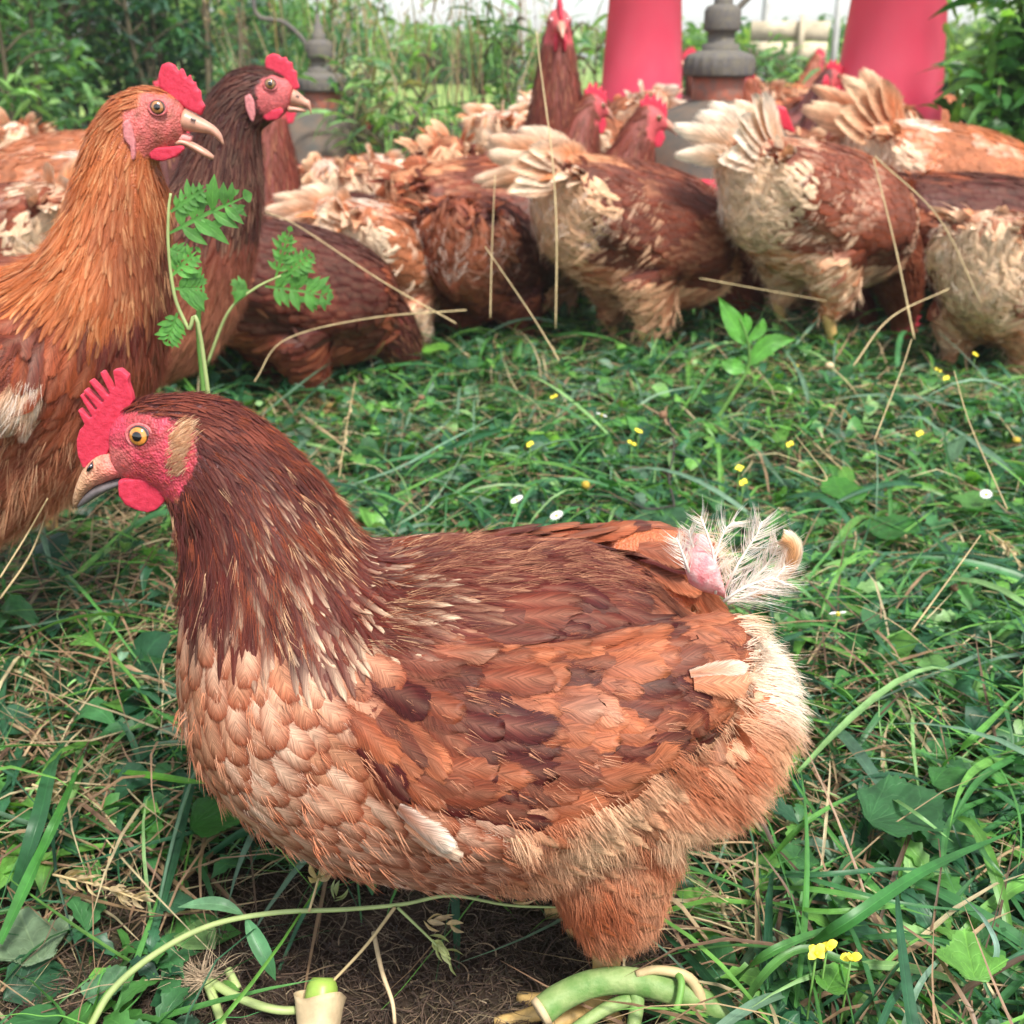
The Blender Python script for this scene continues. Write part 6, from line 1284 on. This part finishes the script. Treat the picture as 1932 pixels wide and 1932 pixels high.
def build_background():
    rng = np.random.default_rng(77)
    # meadow beyond the shade, sloping up gently
    xs, ys = np.linspace(-44, 44, 61), np.linspace(7.0, 89, 60); V = [(x, y, .13 + .012 * mnoise.noise(Vector((x, y, 0))) + .0008 * (y - 7)) for y in ys for x in xs]
    tag(mesh_np('meadow', V, grid_faces(60, 61), mat_plain('meadow_grass', (.13, .24, .05), .8, .2, 3, .5, .5, .02, col2=(.30, .38, .10)), None), kind='structure')
    # left: dense dark shrubs
    sp = [(-1.33, 3.05, .30, .3, 1.0, 1900, LG, 'light feathery shrub at the top left corner'), (-1.66, 3.9, .45, .4, 1.1, 2200, DG + LG, 'green shrub behind the buff hens on the left'), (-1.45, 4.3, .45, .4, 1.3, 3700, DG, 'dark dense shrub behind the open-beaked hen'), (-1.07, 4.0, .36, .4, 1.3, 3300, DG, 'darkest dense shrub behind the mahogany hen\'s head'),
          (-2.15, 4.6, .6, .5, 1.3, 2800, DG, 'dark shrub at the far left behind the feathery one'), (-.85, 4.8, .35, .4, .8, 1500, DG + LG, 'thin green shrub behind the left hanging drinker')]
    for i, (x, y, rx, ry, h, n, cl, lab) in enumerate(sp): bush('shrub', lab, (x, y), (rx, ry, h), n, cl, .055, .0085, 100 + i, group='shrubs behind the flock', clump=9, stems=9)
    # middle: tall airy weeds and reeds against the sky
    for i, (x, y, h, n, lab) in enumerate(((-.42, 3.05, .62, 300, 'tall leafy weed right of the left drinker'), (-.22, 2.95, .62, 300, 'tall reedy weed left of the craning hen'), (-.05, 3.3, .66, 260, 'thin weed directly behind the craning hen'), (.16, 3.2, .62, 220, 'weed before the left red feeder'), (.80, 4.2, .42, 200, 'loose bright weed under the wooden board'), (1.0, 4.6, .5, 300, 'bright leafy weed between board and right feeder'), (.55, 5.2, .45, 250, 'bright weed behind the right drinker'))):
        bush('tall_weed', lab, (x, y), (.16, .14, h), n, LG[:3] if i > 3 else LG + [(.25, .22, .12)], .085, .0065, 140 + i, cat='weed', group='tall weeds behind the flock', clump=3, stems=5)
    for i, (x, y, lab) in enumerate(((-.50, 3.3, 'clump of tall seeding grass beside the left drinker'), (-.30, 3.5, 'clump of dry seeding grass in the middle'), (-.12, 3.15, 'clump of grass with brown seed heads left of the craning hen'), (.05, 3.6, 'sparse tall grass clump behind the craning hen'), (-.7, 3.6, 'tall grass clump in front of the dark shrub'))):
        gz = ground_z(x, y); root = empty('tall_grass', (x, y, gz), 0, lab, 'grass clump', 'tall grass clumps behind the flock'); n = 18; P = np.column_stack([rng.normal(x, .07, n), rng.normal(y, .05, n), np.full(n, gz)]); dry = rng.random(n) < .5
        V, Q, C, U = strips(P, rng.random(n) * 6.283, .55 + .35 * rng.random(n), .0035, 9, 3, 'blade', rng.normal(1.35, .14, n), .12, rng.normal(0, .08, n), .3, 0, np.where(dry[:, None], (.40, .28, .16), (.09, .22, .06)) * (.7 + .5 * rng.random((n, 1))), veins=0); mesh_np('blades', V, Q, M['far_leaf'], root, C, U)['kind'] = 'stuff'
        ns = 10; pth = []; tip = []
        for k in range(ns):
            b = np.array([rng.normal(x, .06), rng.normal(y, .05), gz]); e = b + [rng.normal(0, .12), rng.normal(0, .08), .6 + .35 * rng.random()]; Pp = spline([b, lerp(b, e, .5), e + [rng.normal(0, .05), 0, 0]], 7); pth.append(Pp); tip.append(Pp[-2:])
        strands('stalks', np.array(pth), dcol(ns, rng), .0018, root)['kind'] = 'stuff'
        T = np.concatenate([lerp(t[0], t[1], rng.random((16, 1))) for t in tip]); m = len(T); V, Q, C, U = strips(T + rng.normal(0, .012, (m, 3)), rng.random(m) * 6.283, .022, .0035, 4, 3, 'lance', rng.normal(.8, .5, m), .1, 0, .3, 0, dcol(m, rng), veins=0); mesh_np('seed_heads', V, Q, M['far_leaf'], root, C, U)['kind'] = 'stuff'
    # right: big-leaved plant over the feeder
    bush('broadleaf_bush', 'green broad-leaved bush hanging into the top right corner', (1.02, 2.32), (.155, .13, .76), 2300, [(.03, .12, .03), (.05, .17, .04), (.09, .25, .05), (.16, .36, .07)], .085, .012, 171, clump=7, stems=9, prof='lance', rows=9, teeth=.25)
    bush('broadleaf_bush', 'second darker bush filling the right edge behind the hens', (1.50, 2.9), (.30, .3, .66), 2000, DG + LG[:2], .085, .014, 172, clump=7, stems=8)
    # far hedges and trees, pale in the light
    FGc = [(.10, .22, .06), (.18, .32, .08), (.24, .36, .10)]
    for i, (x, y, rx, h, lab) in enumerate(((-6.5, 12, 2.4, 1.6, 'far bushy tree at the left beyond the shrubs'), (-3.2, 14, 2.2, 1.2, 'far rounded tree behind the dark shrubs'), (-.6, 16, 1.6, .55, 'low far bush in the gap above the flock'), (2.2, 13, 1.5, .5, 'low far bush behind the left red feeder'), (4.3, 12, 1.6, .6, 'low sunlit bush between the two feeders'), (6.8, 12, 2.0, 1.3, 'far tree behind the right red feeder'), (9.5, 13, 2.4, 1.6, 'far tree beyond the right edge'), (1.6, 9.5, .9, .4, 'small far bush under the wooden board'))):
        bush('far_tree', lab, (x, y), (rx, rx * .6, h), 2600, FGc, .16, .04, 180 + i, cat='tree', group='far trees and bushes beyond the flock', clump=6, stems=8)
    # pale posts and the weathered board
    mpo = mat_plain('pale_post', (.62, .62, .58), .7, .3, 20, .15); mbd = mat_plain('weathered_board', (.55, .47, .33), .8, .2, 14, .35, .4, .002)
    for x, Y, r, lab in ((985, 4.6, .020, 'pale slender post left of the craning hen'), (1437, 5.6, .024, 'pale post carrying the left end of the wooden board'), (1568, 5.6, .016, 'thin post right of the wooden board')):
        b = at_y(x, 150, Y); gz = ground_z(b.x, Y); a, q, t = tube(np.array([[b.x, Y, gz - .05], [b.x, Y, gz + .6], [b.x, Y, gz + 1.9]]), r, 10); tag(mesh_np('post', a, [q, t], mpo), lab, 'post', 'pale posts behind the flock')
    p0, p1 = at_y(1415, 78, 5.55), at_y(1560, 78, 5.55); h = .085; root = empty('notice_board', (p0.x * .5 + p1.x * .5, 5.55, .1), 0, 'weathered tan wooden board fixed across two pale posts', 'board')
    for z0, z1 in ((-1, -.03), (.03, 1)):
        X = [p0.x, p1.x]; zc = p0.z; V = [(x, 5.53 + dy, zc + h * z) for x in X for dy in (0, .02) for z in (z0, z1)]; Q = [(0, 1, 3, 2), (4, 6, 7, 5), (0, 4, 5, 1), (2, 3, 7, 6), (1, 5, 7, 3), (0, 2, 6, 4)]; mesh_np('plank', V, np.array(Q), mbd, root, smooth=False)
    m2 = at_y(1512, 78, 5.50); V = [(m2.x + a, 5.50 + b, m2.z + c) for a in (-.012, .012) for b in (0, .02) for c in (-.11, .11)]; mesh_np('batten', V, np.array(Q), mbd, root, smooth=False)
# ------------------------------------------------------------------ hanging feeders and bell drinkers
def build_equipment():
    red, nt, b = newmat('red_plastic'); b.inputs['Base Color'].default_value = (.62, .022, .075, 1); b.inputs['Roughness'].default_value = .38
    tc = N(nt, 'ShaderNodeTexCoord'); nz = N(nt, 'ShaderNodeTexNoise', Scale=4.0, Detail=6.0); nt.links.new(tc.outputs['Object'], nz.inputs['Vector']); nt.links.new(mixc(nt, (.74, .08, .16), (.80, .17, .24), ramp(nt, nz.outputs[0], [(.4, 0.0), (.7, 1.0)])), b.inputs['Base Color'])
    tr = N(nt, 'ShaderNodeBsdfTranslucent'); tr.inputs['Color'].default_value = (1.0, .34, .42, 1); ms = N(nt, 'ShaderNodeMixShader'); ms.inputs[0].default_value = .45; nt.links.new(b.outputs[0], ms.inputs[1]); nt.links.new(tr.outputs[0], ms.inputs[2]); nt.links.new(ms.outputs[0], nt.nodes['Material Output'].inputs['Surface'])
    cord = mat_plain('cord', (.25, .24, .22), .7)
    for x, Y, r0, r1, lab in ((1211, 3.0, .088, .108, 'tall red tube feeder hanging behind the hens, the left one'), (1678, 2.65, .098, .124, 'tall red tube feeder hanging at the right beside the bush')):
        b = at_y(x, 150, Y); root = empty('tube_feeder', (b.x, Y, ground_z(b.x, Y)), 0, lab, 'feeder', 'red tube feeders'); zb = .31
        pr = [(r1, zb), (r1 + .003, zb + .004), (r1 + .003, zb + .02), (r1, zb + .024), (r0, .66), (r0 + .004, .665), (r0 + .004, .68), (r0, .685), (r0 - .004, .68), (r0 - .004, .66), (r1 - .004, zb + .024), (r1 - .004, zb)]
        V, Q = lathe(pr, 48, (b.x, Y, 0)); mesh_np('tube', V, Q, red, root)
        pr = [(.004, zb - .085), (.15, zb - .085), (.17, zb - .07), (.175, zb - .02), (.18, zb - .018), (.178, zb - .012), (.165, zb - .02), (.15, zb - .06), (.06, zb - .04), (.004, zb + .02)]; V, Q = lathe(pr, 40, (b.x, Y, 0)); mesh_np('feed_pan', V, Q, red, root)
        V, Q = lathe([(.002, .71), (.05, .705), (r0 + .012, .69), (r0 + .012, .68)], 40, (b.x, Y, 0)); mesh_np('lid', V, Q, red, root)
        stem_obj('cord', [(b.x, Y, .71), (b.x, Y, 1.2), (b.x, Y, 1.8)], .003, .003, cord, root, 6)
    grey = mat_plain('dusty_bell', (.15, .105, .075), .75, .3, 20, .25, .3, .001, col2=(.085, .08, .07)); capm = mat_plain('mossy_cap', (.17, .15, .10), .8, .3, 90, .6, .8, .002, col2=(.09, .085, .10)); redd = mat_plain('red_bowl', (.62, .03, .06), .4, .4, 30, .2); rusty = mat_plain('muddy_red_neck', (.46, .11, .055), .6, .3, 60, .5, .3, .001, col2=(.16, .12, .10))
    for x, y, Y, s, hose, lab in ((1345, 305, 2.28, 1.0, [(1378, 150, 0), (1376, 60, 0), (1390, 20, 0), (1430, -20, 0), (1480, -60, 0)], 'grey-brown bell drinker with ribbed cap hanging in the middle of the flock'), (615, 288, 3.15, 1.0, [(588, 150, 0), (572, 75, 0), (535, 42, 0), (490, 32, 0), (478, 0, 0), (476, -80, 0)], 'grey bell drinker hanging behind the mahogany hen')):
        b = at_y(x, y, Y); root = empty('bell_drinker', (b.x, Y, ground_z(b.x, Y)), 0, lab, 'drinker', 'hanging bell drinkers'); z = b.z + .01; c = (b.x, Y, z)
        bell = [(.176, -.075), (.182, -.07), (.178, -.055), (.165, -.03), (.158, 0), (.147, .03), (.125, .062), (.095, .086), (.062, .100), (.048, .106)]; V, Q = lathe([(r * s, h * s) for r, h in bell] + [(r * s - .004, h * s - .003) for r, h in bell[::-1]], 56, c); mesh_np('bell', V, Q, grey, root)
        V, Q = lathe([(.048, .100), (.050, .106), (.050, .150), (.045, .152)], 32, c); mesh_np('neck', V, Q, rusty, root)
        bag = Bag(); V, Q = lathe([(.050, .146), (.064, .148), (.066, .152), (.066, .178), (.062, .186), (.044, .192), (.038, .194)], 64, c); V = V.copy(); a = np.arctan2(V[:, 1] - Y, V[:, 0] - b.x); rr = 1 + .035 * np.sign(np.sin(a * 22)) * ((V[:, 2] - z > .150) & (V[:, 2] - z < .184)); V[:, 0] = b.x + (V[:, 0] - b.x) * rr; V[:, 1] = Y + (V[:, 1] - Y) * rr; mesh_np('ribbed_cap', V, Q, capm, root)
        V, Q = lathe([(.036, .190), (.036, .205), (.026, .207), (.026, .226), (.034, .228), (.035, .232), (.035, .262), (.031, .270), (.020, .274)], 12, c); mesh_np('valve_body', V, Q, capm, root, smooth=False)
        V, Q = lathe([(.018, .272), (.018, .290), (.013, .292), (.011, .31), (.007, .312), (.006, .335), (.002, .337)], 20, c); mesh_np('nozzle', V, Q, capm, root)
        stem_obj('hanging_cord', [(b.x, Y, z + .335), (b.x, Y, z + .8), (b.x, Y, 1.9)], .0025, .0025, cord, root, 6)
        tr_ = [(.19, -.085), (.205, -.05), (.208, -.028), (.200, -.024), (.196, -.03), (.182, -.07), (.16, -.08)]; V, Q = lathe(tr_, 56, c); mesh_np('drinking_trough', V, Q, redd, root)
        V, Q = lathe([(.040, .106), (.060, .110), (.075, .102)], 24, c)
        hp = [(b.x + (.034 if x > 1000 else -.034), Y, z + .245)] + [tuple(at_y(q[0], q[1], Y)) for q in hose[1:]]; stem_obj('hose', hp, .0058, .0058, capm, root, 8, 40)
        # red float bracket leaning out at the side
        sx = 1; q0 = np.array([b.x + .075, Y - .02, z + .095]); P = np.array([q0, q0 + [.05, -.01, -.012], q0 + [.075, -.01, -.06], q0 + [.045, -.01, -.05]]); 
        V, Q = slab3(P + [[0, 0, .01]] * 4, np.array([0, 1, 0.0]), .03, .003, 2); mesh_np('bracket', V, Q, redd, root)
def build_flock():
    H = [("fluffy pecking hen in the middle, big pale tail at left and dark wing", 1235, 330, 1.84, 28, 1.22, 14, 'down', 'brown', (14, .12, 'white'), 1.4, 7000, 3, 0, dict(tailtilt=-.45)),
         ("fluffy hen with the tallest white tail and yellow legs, right of the middle drinker", 1575, 312, 1.80, 32, 1.18, 12, 'down', 'orange', (14, .13, 'pale'), 1.4, 6000, 4, 0, dict(tailtilt=-.2, lift=.015)),
         ("speckled brown hen seen from behind above the tall white tail, head turned away", 1600, 300, 2.3, 85, 1.15, 0, 'mid', 'brown', (7, .07, 'brown'), .8, 0, 5, 0, {}),
         ("buff-backed hen with dark wing near the right edge, tail raised to the left", 1830, 255, 2.12, 12, 1.3, 10, 'down', 'buff', (10, .13, 'buff'), 1, 3000, 6, 0, {}),
         ("tan hen with a worn pale rump cut by the right edge, nearest there", 1915, 420, 1.72, 55, 1.10, 12, 'down', 'orange', (5, .06, 'white'), 1.3, 1800, 7, 0, {}),
         ("hen with a white curled tail pointing left, seen from behind left of the middle", 740, 400, 1.9, 62, 1.12, 14, 'down', 'buff', (10, .12, 'white'), 1, 4000, 8, 0, dict(tailtilt=-.5)),
         ("dark brown hen between the two white-tailed ones, head down", 935, 390, 1.95, 70, 1.15, 12, 'down', 'dark', (8, .08, 'brown'), 1, 4000, 9, 0, {}),
         ("brown hen with raised pale tail behind the dark brown one", 880, 300, 2.3, 80, 1.15, 18, 'down', 'brown', (8, .11, 'buff'), .8, 0, 10, 0, dict(tailtilt=.3)),
         ("mahogany hen bending down in front of the dark upright hen, beside the jagged weed", 560, 440, 1.62, 42, 1.12, 14, 'down', 'dark', (6, .06, 'brown'), 1.2, 0, 11, 0, dict(tailtilt=-.4)),
         ("buff hen seen from behind beneath the left drinker, tail peaked", 625, 310, 2.35, 95, 1.05, 8, 'down', 'buff', (7, .10, 'buff'), .8, 3000, 12, 0, {}),
         ("dark-headed hen with a bright comb looking right, in a dip left of the middle", 640, 372, 2.15, 5, 1.05, 0, 'low', 'dark', (6, .08, 'brown'), .8, 0, 13, 0, {}),
         ("reddish hen facing the camera under the left drinker", 505, 320, 2.3, 285, 1.05, 0, 'low', 'orange', (6, .08, 'brown'), .8, 0, 14, 0, {}),
         ("hen craning straight up toward the camera with a long brown neck", 1035, 235, 2.3, 275, 1.2, -4, 'up', 'brown', (6, .09, 'brown'), .9, 0, 15, 0, {}),
         ("hen with a pale red face low beside the one in profile", 945, 305, 2.05, 32, 1.15, 0, 'mid', 'brown', (6, .09, 'brown'), .9, 0, 16, 0, {}),
         ("hen in clear profile facing right toward the middle drinker", 1015, 325, 2.02, 8, 1.15, 0, 'mid', 'brown', (6, .08, 'brown'), .9, 0, 17, 0, {}),
         ("orange hen cut by the left edge with a pale tail behind the open-beaked hen", -15, 370, 1.5, 150, 1.1, 10, 'down', 'orange', (10, .13, 'white'), 1, 4000, 18, 0, dict(tailtilt=-.2)),
         ("buff hen far left with back level behind the open-beaked hen's neck", 110, 262, 2.25, 170, 1.2, 4, 'down', 'buff', (8, .10, 'buff'), .8, 0, 19, 0, {}),
         ("dark hen whose comb peeps over the open-beaked hen's crown", 140, 425, 1.52, 20, 1.08, 0, 'up', 'dark', (6, .09, 'brown'), .8, 0, 20, 0, {}),
         ("brown hen whose comb shows between the two upright hens", 352, 388, 1.75, 25, 1.15, 0, 'up', 'brown', (6, .09, 'brown'), .8, 0, 21, 0, {}),
         ("brown hen at the right edge whose dark back fills the gap under the buff-backed one", 1890, 345, 1.98, 5, 1.2, 6, 'down', 'dark', (6, .08, 'brown'), .9, 0, 22, 0, {}),
         ("buff hen at far left edge, tail up against the shrubs", 40, 258, 2.6, 110, 1.1, 14, 'down', 'buff', (7, .12, 'buff'), .6, 0, 23, 0, {}),
         ("orange hen filling the gap right of the middle drinker", 1470, 245, 2.55, 100, 1.1, 0, 'mid', 'orange', (6, .09, 'buff'), .7, 0, 24, 0, {}),
         ("dark-necked hen standing just left of the speckled brown one", 1500, 265, 2.42, 60, 1.1, 0, 'mid', 'dark', (6, .08, 'brown'), .7, 0, 25, 0, {}),
         ("buff-tailed hen behind the hen in profile", 1130, 225, 2.6, 60, 1.15, 12, 'down', 'buff', (8, .12, 'white'), .7, 0, 26, 0, {}),
         ("pale hen under the left red feeder", 1195, 190, 2.85, 100, 1.1, 10, 'down', 'buff', (8, .11, 'pale'), .6, 0, 27, 0, {}),
         ("dark hen just left of the middle drinker's cap", 1262, 185, 3.0, 40, 1.1, 0, 'low', 'dark', (6, .09, 'brown'), .6, 0, 28, 0, {}),
         ("orange hen far behind the middle drinker, right of its cap", 1440, 180, 3.2, 80, 1.15, 8, 'down', 'orange', (8, .11, 'buff'), .6, 0, 29, 0, {}),
         ("light orange hen below the wooden board", 1520, 185, 3.4, 20, 1.15, 0, 'mid', 'orange', (7, .10, 'buff'), .6, 0, 30, 0, {}),
         ("chestnut hen whose comb pokes up before the right red feeder", 1610, 195, 2.9, 10, 1.1, 0, 'mid', 'brown', (6, .08, 'brown'), .6, 0, 31, 0, {}),
         ("cream-backed hen right of the red feeder with tail high", 1760, 185, 2.75, 20, 1.2, 8, 'down', 'buff', (9, .12, 'white'), .8, 0, 32, 0, {}),
         ("far brown hen between drinker and board", 1400, 168, 3.9, 200, 1.15, 0, 'mid', 'brown', (6, .09, 'buff'), .5, 0, 33, 0, {}),
         ("farthest pale hen under the board's right end", 1560, 165, 4.2, 150, 1.15, 4, 'down', 'buff', (7, .10, 'buff'), .5, 0, 34, 0, {}),
         ("far reddish hen under the board's left end", 1465, 160, 4.4, 30, 1.15, 0, 'mid', 'orange', (6, .09, 'buff'), .5, 0, 35, 0, {}),
         ("brown hen half hidden behind the fluffy hen of the middle", 1400, 285, 2.35, 350, 1.1, 0, 'down', 'dark', (6, .08, 'brown'), .7, 0, 36, 0, {}),
         ("chestnut hen behind the white curled tail", 790, 330, 2.5, 170, 1.1, 4, 'down', 'brown', (7, .10, 'buff'), .7, 0, 37, 0, {}),
         ("tan hen deep in the flock above the resting mahogany one", 480, 385, 2.0, 30, 1.0, 0, 'down', 'orange', (6, .09, 'buff'), .7, 0, 38, 0, {})]
    H += [("cream hen wedged between the two big fluffy ones, only its back in view", 1435, 400, 2.1, 330, 1.05, 0, 'down', 'brown', (6, .09, 'buff'), .8, 0, 41, 0, {}),
          ("brown-backed hen behind the dark brown one, tail curled toward the left", 1040, 360, 2.12, 40, 1.1, 8, 'down', 'orange', (8, .11, 'white'), .8, 0, 42, 0, dict(tailtilt=-.3)),
          ("far cream hen just right of the tall reeds", 990, 222, 2.9, 60, 1.1, 8, 'down', 'buff', (8, .11, 'white'), .5, 0, 43, 0, {}),
          ("far orange hen right of the left feeder's foot", 1300, 215, 2.75, 110, 1.1, 6, 'down', 'orange', (8, .11, 'buff'), .5, 0, 44, 0, {}),
          ("pale hen at the far right below the bush", 1935, 215, 2.6, 60, 1.1, 8, 'down', 'buff', (8, .11, 'white'), .5, 0, 45, 0, {})]
    H += [("small cream hen right behind the left one of two big fluffy hens", 1330, 262, 2.45, 20, 1.0, 6, 'down', 'buff', (7, .10, 'white'), .6, 0, 51, 0, {}),
          ("pale-tailed hen between the craning hen and the left feeder", 1110, 200, 2.95, 30, 1.0, 8, 'down', 'buff', (7, .11, 'pale'), .5, 0, 52, 0, {}),
          ("small brown hen with head up under the board, facing left", 1490, 190, 3.0, 190, 1.0, 0, 'mid', 'brown', (6, .09, 'buff'), .5, 0, 53, 0, {}),
          ("small chestnut hen looking right just beside the middle drinker's right edge", 1425, 215, 2.6, 10, 1.0, 0, 'mid', 'dark', (6, .09, 'brown'), .5, 0, 54, 0, {}),
          ("cream-rumped hen just left of the dark brown one bending down", 830, 345, 2.2, 75, 1.02, 12, 'down', 'buff', (8, .11, 'white'), .8, 2500, 55, 0, {}),
          ("small pale hen at the foot of the right red feeder", 1690, 205, 2.45, 60, 1.0, 8, 'down', 'buff', (7, .10, 'pale'), .6, 0, 56, 0, {}),
          ("cream-tailed hen between the leftmost shrubs and the ginger neck", 60, 300, 1.95, 160, 1.05, 6, 'down', 'buff', (8, .12, 'white'), .8, 2000, 57, 0, {}),
          ("small cream hen beneath the left drinker's bell", 690, 300, 2.6, 110, 1.0, 8, 'down', 'buff', (7, .11, 'white'), .6, 0, 58, 0, {})]
    for lab, px, py, Y, yaw, sz, pit, nk, pal, tl, det, fl, sd_, ht, kw in H:
        if sd_ not in (3, 4, 6, 8): tl = (max(4, tl[0] - 2), tl[1] * .8, tl[2])
        flock_hen(lab, px, py, Y, yaw, sz, pit, nk, pal, tl, det, fl, sd_, ht, **kw)
import time as _t
_T = _t.time()
def _lap(n):
    global _T; print(n); _T = _t.time()
build_litter(); _lap('litter')
build_background(); _lap('background')
build_equipment(); _lap('equipment')
front_hen(); _lap('front')
left_hen(); dark_hen(); _lap('left')
build_flock(); _lap('flock')
build_heroes(); _lap('heroes')
if HAZE > 0: build_haze()
